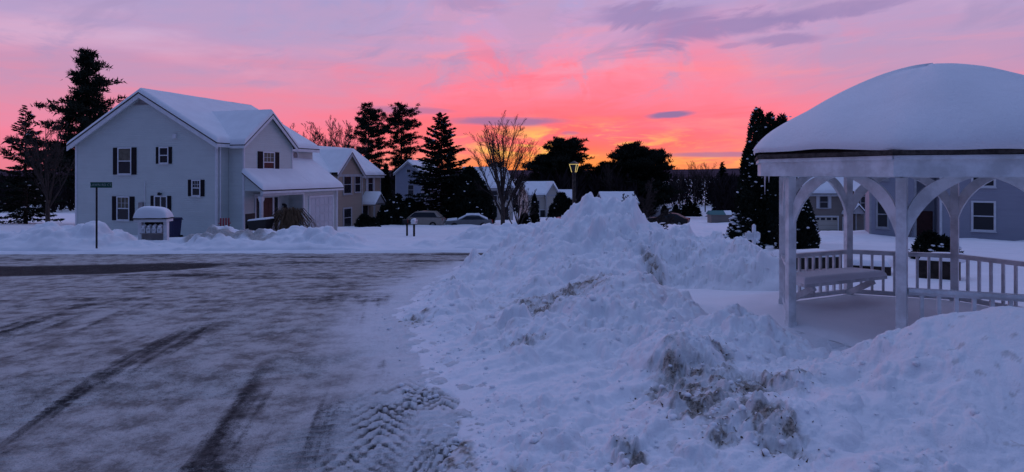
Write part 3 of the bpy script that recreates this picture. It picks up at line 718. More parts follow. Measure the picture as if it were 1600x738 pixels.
# entrance door with sidelights
mb = MB(); N_ = X1; P_ = Vector((1.082,2.86,1.02)); frame_box(mb, P_, Y1, X1, .92, 2.05, .09, .07)
for s in (-1,1): frame_box(mb, P_+Y1*s*.80, Y1, X1, .36, 2.05, .08, .06)
mb.box(1.082,1.16,1.73,3.99,2.16,2.30)
fr1 = mb.build('door_frame', 'trim', h1)
mb = MB(); mb.obox(P_+X1*.02, Y1*.455, X1*.02, UPZ*1.02)
for sy_ in (-.22,.22):
    for z_, hh in ((-.55,.35),(.35,.45)): mb.obox(P_+X1*.045+Y1*sy_+UPZ*z_, Y1*.15, X1*.006, UPZ*hh)
dr = mb.build('door', 'door_red', h1)
mb = MB(); mb.blob(P_+X1*.09+Y1*.38-UPZ*.05, .04, rnd); mb.build('handle', 'rim', dr)
for s in (-1,1):
    mb = MB(); mb.obox(P_+Y1*s*.80+X1*.01, Y1*.175, X1*.008, UPZ*1.02); mb.build('sidelight', 'glass', h1)
mb = MB(); mb.box(2.12,2.28,.95,1.11,-1.5,2.2); mb.box(2.08,2.32,.91,1.15,1.98,2.2); mb.box(2.1,2.3,.93,1.13,1.9,1.98); mb.build('porch_post', 'trim', h1, bevel=.01)
mb = MB(); mb.box(1.09,1.22,4.28,4.44,1.48,1.62); mb.lathe([(0,.17),(.09,.12),(.11,-.1),(.06,-.16),(0,-.17)], 8, (1.28,4.36,1.42)); mb.build('wall_lamp', 'metal_dark', h1)
mb = MB(); mb.box(1.09,2.35,.93,4.9,-1.4,-.12); mb.build('porch_floor', 'panel_grey', h1)
# garage door
mb = MB(); frame_box(mb, (2.202,6.85,.85), Y1, X1, 2.5, 2.2, .12, .05); gf = mb.build('garage_frame', 'trim', h1)
mb = MB()
for r_ in range(4):
    for c_ in range(5):
        mb.box(2.235,2.25,5.66+.49*c_,5.66+.49*c_+.42,-.18+.55*r_,-.18+.55*r_+.42)
    mb.box(2.2,2.235,5.605,8.095,-.245+.55*r_,-.245+.55*r_+.54)
mb.build('garage_door', 'door_white', h1)

# ================================================================== generic neighbour house
def house(label, loc, theta, Wd, Ln, ev, rg, wall, feats, gable=None, porch=None, name='house', thick=.26, ov=.3, base=-3, res=.5, chimney=None):
    h_ = empty(name, loc, label, 'house', 'houses round the cul-de-sac', R(-theta))
    mb = MB(); mb.prism([(0,0,base),(0,0,ev),(-Wd/2,0,rg),(-Wd,0,ev),(-Wd,0,base)], (0,Ln,0))
    s_ = (rg-ev)/(Wd/2); t = .1
    qa = [(ov,-ov,ev+t-ov*s_),(ov,Ln+ov,ev+t-ov*s_),(-Wd/2,Ln+ov,rg+t),(-Wd/2,-ov,rg+t)]
    qb = [(-Wd/2,-ov,rg+t),(-Wd/2,Ln+ov,rg+t),(-Wd-ov,Ln+ov,ev+t-ov*s_),(-Wd-ov,-ov,ev+t-ov*s_)]
    quads = [qa, qb]; sn = [(qa,(1,1,1,0)),(qb,(1,1,0,1))]
    tr = MB()
    for x0, z0, x1, z1 in ((ov,ev-ov*s_,-Wd/2,rg),(-Wd/2,rg,-Wd-ov,ev-ov*s_)):
        for yy in (-ov+.02, Ln+ov-.07): tr.prism([(x0,yy,z0+.02),(x1,yy,z1+.02),(x1,yy,z1-.2),(x0,yy,z0-.2)], (0,.05,0))
    tr.box(ov-.06,ov-.01,-ov,Ln+ov,ev-ov*s_-.18,ev-ov*s_+.02)
    for a_ in (-.02, Ln-.1): tr.box(-.1,.02,a_,a_+.12,base,ev-.1)
    tr.box(-Wd-.02,-Wd+.1,-.02,.1,base,ev-.1)
    if gable:      # (a0, a1, projection, peak)
        a0, a1, pr, pk = gable; am = (a0+a1)/2
        mb.prism([(.02,a0,base),(.02,a1,base),(.02,a1,ev-.02),(.02,am,pk),(.02,a0,ev-.02)], (pr,0,0))
        bk_ = -(pk+.1-ev-t)/s_ if pk < rg else -Wd/2
        g_ = (pk-ev)/((a1-a0)/2); o2 = .25
        g1 = [(pr+o2,a0-o2,ev+.1-o2*g_),(pr+o2,am,pk+.1),(bk_-.15,am,pk+.1),(.1,a0-o2,ev+.1-o2*g_)]
        g2 = [(pr+o2,am,pk+.1),(pr+o2,a1+o2,ev+.1-o2*g_),(.1,a1+o2,ev+.1-o2*g_),(bk_-.15,am,pk+.1)]
        quads += [g1, g2]; sn += [(g1,(0,0,1,0)),(g2,(0,1,1,0))]
        tr.prism([(pr+o2,a0-o2,ev-o2*g_),(pr+o2,am,pk),(pr+o2,am,pk-.26),(pr+o2,a0-o2,ev-o2*g_-.26)], (-.05,0,0))
        tr.prism([(pr+o2,am,pk),(pr+o2,a1+o2,ev-o2*g_),(pr+o2,a1+o2,ev-o2*g_-.26),(pr+o2,am,pk-.26)], (-.05,0,0))
        tr.box(pr+.022,pr+.06,a0,a1,ev-.25,ev-.02)
        for a_ in (a0, a1-.12): tr.box(pr+.022,pr+.05,a_,a_+.12,base,ev-.26)
    mb.build('wall', wall, h_)
    rf_ = quad_roof(h_, quads, sn, .07, thick, res, int(abs(loc[0])*3))
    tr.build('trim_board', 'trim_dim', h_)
    if chimney:
        c = MB(); x_, y_ = chimney; c.box(x_-.3,x_+.3,y_-.3,y_+.3,ev,rg+.9); c.box(x_-.36,x_+.36,y_-.36,y_+.36,rg+.9,rg+1.0); c.build('chimney', 'siding_brown', rf_)
    if porch:      # small gabled entrance (a0,a1,projection,eave,peak,b0)
        a0, a1, pr, e_, pk, b0 = porch; am = (a0+a1)/2
        m2 = MB(); m2.prism([(b0+pr,a0,e_),(b0+pr,a1,e_),(b0+pr,am,pk)], (-.1,0,0))
        for a_ in (a0, a1-.12): m2.box(b0+pr-.12,b0+pr,a_,a_+.12,base,e_)
        m2.box(b0,b0+pr-.12,a0,a0+.1,e_-.2,e_); m2.box(b0,b0+pr-.12,a1-.1,a1,e_-.2,e_)
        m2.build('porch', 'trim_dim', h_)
        g_ = (pk-e_)/(am-a0)
        k1 = [(b0+pr+.15,a0-.15,e_-.15*g_+.05),(b0+pr+.15,am,pk+.05),(b0+.01,am,pk+.05),(b0+.01,a0-.15,e_-.15*g_+.05)]
        k2 = [(b0+pr+.15,am,pk+.05),(b0+pr+.15,a1+.15,e_-.15*g_+.05),(b0+.01,a1+.15,e_-.15*g_+.05),(b0+.01,am,pk+.05)]
        quad_roof(h_, [k1,k2], [(k1,(1,0,1,0)),(k2,(0,1,1,0))], .06, .2, .3, 5, 'porch_roof')
    for f in feats:
        k, face, a_, z_, w, hh = f[:6]; kw = f[6] if len(f) > 6 else {}
        off = kw.pop('off', 0) if kw else 0
        if face == 'front': P_, U_, N_ = Vector((off+.024,a_,z_)), Y1, X1
        else: P_, U_, N_ = Vector((a_,-.003,z_)), X1, -Y1
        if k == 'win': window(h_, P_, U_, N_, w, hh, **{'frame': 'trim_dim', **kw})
        elif k == 'garage':
            m2 = MB(); frame_box(m2, P_, U_, N_, w, hh, .1, .05); m2.build('garage_frame', kw.get('frame','trim'), h_)
            m2 = MB()
            for r_ in range(4): m2.obox(P_+UPZ*(-hh/2+hh/8+hh/4*r_)+N_*.01, U_*w/2, N_*.012, UPZ*(hh/8-.012))
            gd = m2.build('garage_door', kw.get('door','trim'), h_)
            m2 = MB()
            for c_ in range(4): m2.obox(P_+UPZ*hh*.375+U_*(w*((c_+.5)/4-.5))+N_*.026, U_*w*.09, N_*.006, UPZ*hh*.07)
            m2.build('pane', 'glass', gd)
        elif k == 'door':
            m2 = MB(); frame_box(m2, P_, U_, N_, w, hh, .1, .05); m2.build('door_frame', 'trim', h_)
            m2 = MB(); m2.obox(P_+N_*.015, U_*w/2, N_*.012, UPZ*hh/2); m2.build('door', 'dark', h_)
        elif k == 'lamp':
            m2 = MB(); m2.lathe([(0,.14),(.09,.08),(.09,-.08),(0,-.14)], 8, P_+N_*.12); m2.build('wall_lamp', 'glow_porch', h_)
    return h_
bigw = dict(trim=.12, sash=False)
house('tan two-storey house with a pointed front gable, just past the white garage', (-16.25,52,-2.75), FT, 6.4, 9.5, 4.85, 7.15, 'siding_tan', [
    ('win','front',2.0,3.9,1.15,1.55,dict(off=.8,trim=.14,vbars=0)),('win','front',2.0,.9,1.15,1.6,dict(off=.8,trim=.14)),('win','front',3.7,3.9,.9,1.4,dict(off=.8,trim=.08)),
    ('win','front',7.4,3.9,.85,1.6,dict(trim=.1,shut='shutter_white',sw=.3)),('door','front',6.4,.9,.95,2.1),('lamp','front',5.3,1.75,0,0),
    ('win','side',-3.2,3.7,.9,1.3,dict(trim=.08))], gable=(.4,4.6,.8,6.75), porch=(5.5,7.5,1.6,2.0,2.9,0), name='tan_house', res=.35)
house('blue-grey house gable half hidden behind the tall spruce', (-15.2,100,-5.6), FT, 4.9, 9, 7.8, 9.75, 'siding_blue', [('win','side',-2.0,5.0,1.0,1.6),('win','front',2,5,1,1.5),('win','side',-2.4,8.2,.7,.5,dict(sash=False))], name='blue_grey_house', base=-4)
house('cream house with broad snowy roof behind the bare tree', (-5.8,84,-4.6), 68, 6.4, 6.4, 4.8, 7.4, 'siding_cream', [('win','front',1.4,1.2,1,1.5),('win','front',3.4,1.2,1,1.5),('win','front',3.4,3.6,1,1.3),('win','front',5.2,3.6,1,1.3),('door','front',5.2,.9,.95,2.1),('win','side',-3,3.6,1,1.3)], name='cream_house', chimney=(-3.6,5))
house('small cream house showing a snowy roof between bare branches and the round shrub', (3.0,106,-6.0), 72, 6, 5.8, 4.4, 6.4, 'siding_cream', [('win','front',1.5,2.6,1,1.4),('win','front',3.6,2.6,1,1.4),('door','front',2.6,.6,.95,2.0),('win','side',-3,2.6,1,1.3)], gable=(3.1,5.6,.6,6.3), name='cream_house')
house('grey house whose snowy roof shows between the lamp post and the snow heap', (8.7,118,-6.7), 100, 5, 3.4, 3.6, 5.3, 'siding_grey', [('win','front',1.6,2.4,1,1.3)], name='grey_house')
house('low house with snowy roof behind the small spreading tree', (18.6,120,-6.8), 84, 6.4, 7.0, 3.1, 4.9, 'siding_blue', [('win','front',1.6,2.0,1,1.3),('win','front',4.6,2.0,1,1.3),('door','front',3.2,.9,.95,2.0)], name='low_house')
house('tiny far-off white garage with a row of dark door panes, down the valley', (34.2,150,-8.4), 84, 5, 3.4, 2.6, 4.4, 'trim', [('garage','front',1.7,1.0,2.6,1.9,dict(door='trim'))], name='white_garage', base=-4)
house('brown house with a pale garage door seen between the gazebo posts', (28.6,57.5,-3.62), 91, 7.0, 7.1, 3.95, 6.4, 'siding_brown', [
    ('garage','front',1.75,.75,2.25,1.65,dict(door='siding_cream')),('win','front',1.55,3.0,.75,1.1,dict(shut='shutter_white',sw=.26)),
    ('win','front',5.0,2.95,.6,1.2,dict(off=.7)),('win','front',6.1,2.95,.95,1.2,dict(off=.7)),('door','front',3.9,.5,.95,2.0)], gable=(4.2,7.0,.7,5.2), porch=(3.4,4.8,1.4,1.95,2.75,0), name='brown_house')
# grey house: near block, recessed entrance, second block
gh = house('grey-sided house with tall white-trimmed windows behind the right gazebo post', (21.8,36.2,-1.75), 119, 7.5, 2.35, 5.6, 8.2, 'siding_grey', [
    ('win','front',.66,1.42,.48,1.5,dict(trim=.1)),('win','front',.66,4.2,.48,1.3,dict(trim=.1))], name='grey_house', base=-2)
mb = MB(); mb.box(-6.5,-1.4,2.36,3.4,-2,5.5); mb.box(-6.6,.6,3.41,9.5,-2,5.0); mb.build('wing', 'siding_grey', gh)
mb = MB(); slab(mb, (.9,3.2,5.0),(.9,9.8,5.0),(-3,9.8,7.6),(-3,3.2,7.6),.08); slab(mb, (-3,3.2,7.6),(-3,9.8,7.6),(-6.9,9.8,5.0),(-6.9,3.2,5.0),.08); wr = mb.build('wing_roof','shingle',gh)
mb = MB(); snow_slab(mb, (.9,3.2,5.0),(.9,9.8,5.0),(-3,9.8,7.6),(-3,3.2,7.6),.26,(1,1,1,0),.5,4); snow_slab(mb, (-3,3.2,7.6),(-3,9.8,7.6),(-6.9,9.8,5.0),(-6.9,3.2,5.0),.26,(1,1,0,1),.5,5); mb.build('snow_cover','snow',wr,smooth=True)
for a_ in (3.41,9.38): mb = MB(); mb.box(.602,.64,a_,a_+.12,-2,4.9); mb.build('corner_trim','trim',gh)
window(gh, (.605,5.4,1.5), Y1, X1, .9, 1.5, trim=.1); window(gh, (.605,5.4,3.9), Y1, X1, .9, 1.4, trim=.1); window(gh, (.605,7.8,1.5), Y1, X1, .9, 1.5, trim=.1)
mb = MB(); mb.box(-1.4,-1.34,2.5,3.3,-1.2,1.6); mb.build('door','door_red',gh)

# ================================================================== gazebo
gzo = empty('gazebo', (5.74,8.10,0), 'white octagonal wooden gazebo with arched brackets under a deep dome of snow', 'gazebo')
Rp = 1.96; ANG = [R(181.3+45*k) for k in range(8)]
V8 = [Vector((Rp*math.cos(a), Rp*math.sin(a), 0)) for a in ANG]
mb = MB(); mb.prism([(v*1.06)+Vector((0,0,-.35)) for v in V8], (0,0,.37)); mb.build('deck', 'gazebo_white', gzo)
nr, na = 14, 64
rr = np.linspace(0, 1, nr); aa = np.linspace(0, 2*PI, na+1)
AA, RR = np.meshgrid(aa, rr)
def octr(a): return 1/np.cos((np.mod(a-ANG[0], PI/4))-PI/8)*math.cos(PI/8)
px_ = RR*octr(AA)*Rp*1.045*np.cos(AA); py_ = RR*octr(AA)*Rp*1.045*np.sin(AA)
pz = .075+.03*(fbm(px_*1.5, py_*1.5, 5, 3)-.5)-.055*sstep(RR, .93, 1.0)
mb = MB(); i_ = np.arange(nr*(na+1)).reshape(nr, na+1)
f = np.stack([i_[:-1,:-1], i_[1:,:-1], i_[1:,1:], i_[:-1,1:]], -1).reshape(-1,4)
mb.add(np.stack([px_,py_,pz],-1).reshape(-1,3), [tuple(q) for q in f.tolist()]); mb.build('floor_snow', 'snow', gzo, smooth=True)
BT = 2.26; BB = 2.06       # beam top, bottom
def rad(v): return Vector((v.x, v.y, 0)).normalized()
for k, v in enumerate(V8):
    n_ = rad(v); t_ = Vector((-n_.y, n_.x, 0)); v2 = n_*(Rp)
    mb = MB(); mb.obox(v2+UPZ*(BB/2-.1), n_*.052, t_*.052, UPZ*(BB/2+.1))
    mb.obox(v2+UPZ*.06, n_*.06, t_*.06, UPZ*.05)
    mb.build('post', 'gazebo_white', gzo, bevel=.006)
for k in range(8):
    a, b_ = V8[k], V8[(k+1)%8]; e = (b_-a); L_ = e.length; e.normalize(); n_ = rad((a+b_)/2); mid = (a+b_)/2
    mb = MB(); mb.obox(mid+UPZ*((BT+BB)/2), e*(L_/2-.005), n_*.045, UPZ*((BT-BB)/2)); mb.build('beam', 'gazebo_white', gzo)
    for s, o_ in ((1, a), (-1, b_)):      # curved bracket springing from the post
        mb = MB(); d = e*s
        # inner curve bounds the arch opening, outer curve leaves a gap against the post
        def arc(x0, z0, x1, c_):      # from the post (x0, z0 below the beam) up and out to the beam at x1; c_ = how bowed
            o2 = []
            for i in range(13):
                t_ = i/12; qx, qz = 1-math.cos(t_*PI/2), math.sin(t_*PI/2)
                qx = t_+(qx-t_)*c_; qz = t_+(qz-t_)*c_
                o2.append(o_+d*(x0+(x1-x0)*qx)+UPZ*(BB-z0+z0*qz))
            return o2
        outer = arc(.05, .37, .40, .55); inner = arc(.05, .68, .66, .6)
        N_ = len(outer); inn = [inner[min(len(inner)-1, round(i*(len(inner)-1)/(N_-1)))] for i in range(N_)]
        vs = []; fs = []
        for i in range(N_):
            for q in (outer[i], inn[i]):
                vs += [q+n_*.02, q-n_*.02]
        for i in range(N_-1):
            o4 = 4*i; fs += [(o4,o4+4,o4+6,o4+2),(o4+1,o4+3,o4+7,o4+5),(o4,o4+1,o4+5,o4+4),(o4+2,o4+6,o4+7,o4+3)]
        fs += [(0,2,3,1),(4*N_-4,4*N_-3,4*N_-1,4*N_-2)]
        mb.add(vs, fs); mb.build('bracket', 'gazebo_white', gzo)
    if k in (0, 2, 3, 4, 5, 6, 1, 7):
        pass
RE = 2.37
E8 = [Vector((RE*math.cos(a), RE*math.sin(a), 0)) for a in ANG]
for k in range(8):
    a, b_ = E8[k], E8[(k+1)%8]; n_ = rad((a+b_)/2)
    mb = MB(); e = (b_-a).normalized()
    c_ = 1.0
    mb.add([a+UPZ*2.30, b_+UPZ*2.30, b_+UPZ*2.07, a+UPZ*2.07, a*.985+UPZ*2.30, b_*.985+UPZ*2.30, b_*.985+UPZ*2.07, a*.985+UPZ*2.07],
           [(0,3,2,1),(4,5,6,7),(0,1,5,4),(3,7,6,2)])
    mb.obox((a+b_)/2*1.006+UPZ*2.275, e*(a-b_).length*.5, n_*.012, UPZ*.022)
    mb.build('fascia', 'gazebo_white', gzo)
mb = MB(); s_in = [v*.90+UPZ*2.10 for v in V8]; s_out = [v*.983+UPZ*2.10 for v in E8]
for k in range(8): j = (k+1)%8; mb.add([s_in[k], s_in[j], s_out[j], s_out[k]], [(0,1,2,3)])
mb.build('soffit', 'gazebo_white', gzo)
mb = MB()
apex = Vector((0,0,3.25))
rim = [v*1.02+UPZ*2.305 for v in E8]; rim2 = [v*1.02+UPZ*2.35 for v in E8]
for k in range(8):
    j = (k+1)%8; mb.add([rim2[k], rim2[j], apex], [(0,1,2)]); mb.add([rim[k], rim[j], rim2[j], rim2[k]], [(0,1,2,3)]); mb.add([rim[j], rim[k], Vector((0,0,2.305))], [(0,1,2)])
grf = mb.build('roof', 'shingle', gzo)
# snow dome: rounded octagon, bulging lip
prof = [(1.02,.0),(1.035,.05),(1.02,.12),(.975,.24),(.915,.35),(.84,.46),(.745,.585),(.63,.72),(.52,.84),(.41,.955),(.30,1.06),(.21,1.13),(.12,1.185),(.05,1.205),(0,1.21)]
na = 96; aa = np.linspace(0, 2*PI, na+1)[:-1]; vs = []; fs = []
for i, (r_, z_) in enumerate(prof):
    blend = min(1, r_)**2*.85
    for a in aa:
        k_ = octr(np.array(a))*blend+(1-blend)*.965
        rad_ = RE*r_*float(k_)
        nz = float(fbm(np.array([math.cos(a)*2.2+5]), np.array([math.sin(a)*2.2+r_*2]), 8, 3)[0])-.5
        rad_ += .05*nz*min(1, r_*1.3)*(1 if i else .4)
        vs.append((rad_*math.cos(a), rad_*math.sin(a), 2.372+z_+.11*nz*(1 if i > 1 else .55)+(.03*max(0, math.cos(a-R(205)))-.055*max(0, math.cos(a-R(258)))**2 if i < 2 else 0)))
m_ = na
for i in range(len(prof)-1):
    for j in range(na): j1 = (j+1)%na; fs.append((i*m_+j, i*m_+j1, (i+1)*m_+j1, (i+1)*m_+j))
mb = MB(); mb.add(vs, fs); mb.build('snow_cover', 'snow', grf, smooth=True, sub=1)
# railings on every side but the entrance (side 7: between the two nearest posts)
for k in range(7):
    a, b_ = V8[k]*.985, V8[(k+1)%8]*.985
    # sides run A(183) -> D(228) first: that side is the entrance
    pass
for k in range(1, 8):
    a, b_ = V8[k], V8[(k+1)%8]; e = (b_-a); L_ = e.length; e.normalize(); n_ = rad((a+b_)/2); mid = (a+b_)/2
    mb = MB(); hl = L_/2-.06
    mb.obox(mid+UPZ*.80, e*hl, n_*.042, UPZ*.02); mb.obox(mid+UPZ*.765, e*hl, n_*.02, UPZ*.016)
    mb.obox(mid+UPZ*.12, e*hl, n_*.022, UPZ*.035)
    rl = mb.build('railing', 'gazebo_white', gzo)
    for i in range(8):
        q = mid+e*(L_*((i+.5+.5)/9-.5)*.96)
        m2 = MB(); m2.obox(q+UPZ*.45, e*.018, n_*.018, UPZ*.30); m2.build('baluster', 'gazebo_white', rl)
# the bench along the rear-left side (between posts at 138 and 93 degrees = sides from vertex 7 to 6)
a, b_ = V8[7], V8[6]; e = (b_-a).normalized(); n_ = -rad((a+b_)/2)
bo = MB(); c0 = a+n_*.10; 
q0, q1_, q2_, q3 = a+n_*.08-e*.02, b_+n_*.08+e*.02, b_+n_*.56+e*.17, a+n_*.56-e*.2
bo.prism([p+UPZ*.40 for p in (q0, q1_, q2_, q3)], (0,0,.05)); bn = bo.build('bench', 'gazebo_white', gzo)
mb = MB(); snow_slab(mb, q0+UPZ*.452, q1_+UPZ*.452, q2_+UPZ*.452, q3+UPZ*.452, .09, (1,1,0,1), .12, 6, .01, .3); mb.build('snow_cover', 'snow', bn, smooth=True)
for w_ in (.05, .95):
    base = a+e*(1.5*w_); m2 = MB()
    P0 = base+n_*.06+UPZ*.10; P1 = base+n_*.48+UPZ*.36; dd_ = (P1-P0); ln = dd_.length; dd_.normalize(); pr = e.cross(dd_)
    m2.obox((P0+P1)/2, dd_*(ln/2+.02), e*.03, pr*.045); m2.build('brace', 'gazebo_white', bn)
mb = MB(); q = E8[0]*1.0
for (dx, dy, l_) in ((.02,0,.26),(.05,.06,.14),(.04,-.08,.10)):
    mb.tube(q*.985+Vector((dx,dy,2.08)), q*.985+Vector((dx,dy,2.08-l_)), .012, .002, 6)
mb.build('icicle', 'ice', gzo)

# ================================================================== trees
def rv(r_): return Vector((r_.gauss(0,1), r_.gauss(0,1), r_.gauss(0,1))).normalized()
def bare_tree(label, loc, H, spread, seed, trunk_h=.28, r0=.12, limbs=7, depth=3, wide=1.0, up=.6, minr=.006, mat_='twig', group='bare trees', name='bare_tree', trunk_lean=(0,0)):
    r_ = random.Random(seed); root = empty(name, loc, label, 'tree', group)
    tr = MB(); p = Vector((0,0,-1.0)); th = H*trunk_h; n = 5; prev = p; rr_ = r0*1.25
    nodes = []
    for i in range(n):
        t_ = (i+1)/n; q = Vector((trunk_lean[0]*t_+r_.gauss(0,.02*r0*8), trunk_lean[1]*t_+r_.gauss(0,.02*r0*8), -1+(th+1)*t_)); r1 = r0*(1.25-.4*t_)
        tr.tube(prev, q, rr_, r1, 9, False); prev, rr_ = q, r1; nodes.append((q, r1))
    tr.build('trunk', 'bark', root, smooth=True)
    cr = MB(); top = prev
    def grow(p, d, L_, rad_, lev):
        k = (7,6,5,4,3)[4-lev] if lev <= 4 else 7; q = p; dd = d.copy(); rr0 = rad_
        for i in range(k):
            t_ = (i+1)/k
            dd = (dd+rv(r_)*.085+UPZ*.05*up).normalized(); e_ = q+dd*(L_/k); rr1 = max(minr, rad_*(1-.8*t_))
            cr.tube(q, e_, rr0, rr1, 6 if lev > 2 else (4 if lev > 1 else 3), False)
            if lev > 0 and (t_ > .22 or lev < 3) and t_ < .97:
                for _ in range(2 if lev == 1 or r_.random() < .35 else 1):
                    side = dd.cross(rv(r_)).normalized(); a_ = R(r_.uniform(18, 40)*wide)
                    nd = (dd*math.cos(a_)+side*math.sin(a_)+UPZ*.10*up).normalized()
                    grow(e_, nd, L_*(1.05-t_*.62)*r_.uniform(.38,.62), max(minr, rr1*r_.uniform(.45,.65)), lev-1)
            q, rr0 = e_, rr1
    Lm = (H-th)*.94
    for i in range(limbs):
        a_ = 2*PI*i/limbs*1.618+r_.uniform(-.4,.4); tilt = (.08+.62*math.sqrt(i/limbs))*spread if i else .04
        d = Vector((math.sin(tilt)*math.cos(a_), math.sin(tilt)*math.sin(a_), math.cos(tilt)))
        st = nodes[-1 if i < 4 else r_.choice((-1,-2,-2,-3))]
        grow(st[0], d, Lm*r_.uniform(.86,1.0)*(math.cos(tilt)*.35+.65), st[1]*r_.uniform(.42,.62), depth)
    cr.build('crown', mat_, root)
    return root
def sprays(base, dirs, L_, w, r_):
    """flat needle sprays as slim triangles; arrays in, (n,3,3) out"""
    n = len(base); nrm = np.random.RandomState(r_).normal(size=(n,3))
    s_ = np.cross(dirs, nrm); s_ /= np.linalg.norm(s_, axis=1, keepdims=True)+1e-9
    return np.stack([base-s_*w[:,None], base+s_*w[:,None], base+dirs*L_[:,None]], 1)
def norm(a): return a/(np.linalg.norm(a, axis=1, keepdims=True)+1e-9)
def snow_tufts(pts, r_, lo, hi, parent):
    mb = MB(); q = random.Random(r_)
    for p in pts:
        s = q.uniform(lo, hi); mb.blob(p, s, q, .55)
        if q.random() < .6: mb.blob((p[0]+q.gauss(0,s*.8), p[1]+q.gauss(0,s*.8), p[2]-s*.2), s*.7, q, .55)
    return mb.build('snow', 'snow', parent, smooth=True)
def spruce(label, loc, H, Rb, seed, z0=.06, dens=1.0, sag=.25, mat_='needle', nsnow=40, group='evergreens', name='spruce', powr=.85, cw=.34):
    rs = np.random.RandomState(seed); root = empty(name, loc, label, 'tree', group)
    tr = MB(); tr.tube((0,0,-1),(0,0,H*.96),.02*H*.75+.03,.02,8); tr.build('trunk','bark',root)
    B = []; D = []; Ls = []; Ws = []; lims = []; wood = MB()
    nb = int(H*15*dens)
    for i in range(nb):
        t_ = (i+rs.rand())/nb; z = H*(z0+(1-z0)*t_); rl = Rb*(1-t_)**powr*rs.uniform(.45,1.18)+.12
        a_ = rs.rand()*2*PI; dr = np.array([math.cos(a_), math.sin(a_), .25*t_-sag*(1-t_)])
        wood.tube((0,0,z), Vector(dr*rl)+Vector((0,0,z)), .012+.02*rl/Rb, .006, 3, False)
        m_ = int((12+rl*22)*dens)
        s = rs.rand(m_)**.7*rl
        pp = np.outer(s, dr)+np.array([0,0,z]); pp[:,2] += .12*rl*(s/rl)**2*1.2-.05*rs.rand(m_)
        wd = (.10+.20*(1-s/rl))*rl*.6
        side = np.array([-dr[1], dr[0], 0]); off = rs.normal(size=m_)*wd
        pp += np.outer(off, side); pp[:,2] -= np.abs(off)*.25
        dd = norm(dr*.9+np.outer(np.sign(off)*rs.rand(m_)*.9, side)+rs.normal(size=(m_,3))*.28+np.array([0,0,-.12]))
        B.append(pp); D.append(dd); l_ = cw*rs.uniform(.6,1.3,m_)*(.5+.5*min(1, rl/1.2)); Ls.append(l_); Ws.append(l_*rs.uniform(.16,.3,m_))
        if t_ < .9: lims.append((dr*rl*rs.uniform(.45,.95)+np.array([0,0,z+.2])))
    wood.build('branches', 'bark', root)
    mb = MB(); mb.tris(sprays(np.concatenate(B), np.concatenate(D), np.concatenate(Ls), np.concatenate(Ws), seed)); mb.build('crown', mat_, root)
    if nsnow:
        pick = [lims[i] for i in rs.choice(len(lims), min(nsnow, len(lims)), False)]; snow_tufts(pick, seed, .07, .2, root)
    return root
def pine(label, loc, H, Rb, seed, z0=.3, nb=46, top=.55, mat_='needle', group='evergreens', name='pine', tuft=.5, dens=26, lean=(0,0), pw=.42):
    """open-crowned white pine: long bare-stemmed limbs that end in tufts"""
    rs = np.random.RandomState(seed); root = empty(name, loc, label, 'tree', group)
    tr = MB(); pv = (0,0,-1.5)
    for i in range(8):
        t_ = (i+1)/8; q = (lean[0]*t_+.06*rs.normal(), lean[1]*t_+.06*rs.normal(), H*.97*t_); tr.tube(pv, q, .19*(H/14)*(1.05-t_*.9+.125*.9), .19*(H/14)*(1.05-t_*.9), 8, False); pv = q
    tr.build('trunk','bark',root); wood = MB(); B=[];D=[];Ls=[];Ws=[]
    for i in range(nb):
        t_ = (i+.6*rs.rand())/nb; z = H*min(.985, z0+(.985-z0)*t_+.02*rs.normal())
        pr = (min(1, (t_+.15)/.35))*(1-.02)*max(.16,max(0,1-max(0,(t_-top))/(1-top))**pw)
        a_ = rs.rand()*2*PI+i*2.4
        gap = float(fbm(np.array([math.cos(a_)*1.3+seed]), np.array([t_*7+math.sin(a_)*1.3]), seed, 2)[0])
        rl = Rb*pr*rs.uniform(.5,1.0)*(.35+1.25*gap)
        dr = np.array([math.cos(a_), math.sin(a_), .12+.5*t_*t_]); base = np.array([lean[0]*z/H, lean[1]*z/H, z])
        end = base+dr*rl; wood.tube(base, Vector(base+dr*rl*.55-np.array([0,0,.04*rl])), .05*(1-t_)+.018, .02, 4, False); wood.tube(base+dr*rl*.55-np.array([0,0,.04*rl]), end, .02, .01, 3, False)
        nt_ = max(2, int(rl*2.6))
        for j in range(nt_):
            s = rs.uniform(.35,1.05); side = np.array([-dr[1],dr[0],0]); c_ = base+dr*rl*s+side*rs.normal()*.22*rl*s+np.array([0,0,.1*rs.normal()+.05])
            m_ = dens; dd = norm(rs.normal(size=(m_,3))+np.array([0,0,.55])+dr*.5)
            sp_ = rs.normal(size=(m_,3))*np.array([.5,.5,.22])*tuft*.75
            B.append(c_+sp_); D.append(dd); l_ = tuft*rs.uniform(.4,.9,m_); Ls.append(l_); Ws.append(l_*rs.uniform(.10,.2,m_))
    wood.build('branches','bark',root)
    mb = MB(); mb.tris(sprays(np.concatenate(B), np.concatenate(D), np.concatenate(Ls), np.concatenate(Ws), seed)); mb.build('crown', mat_, root)
    return root
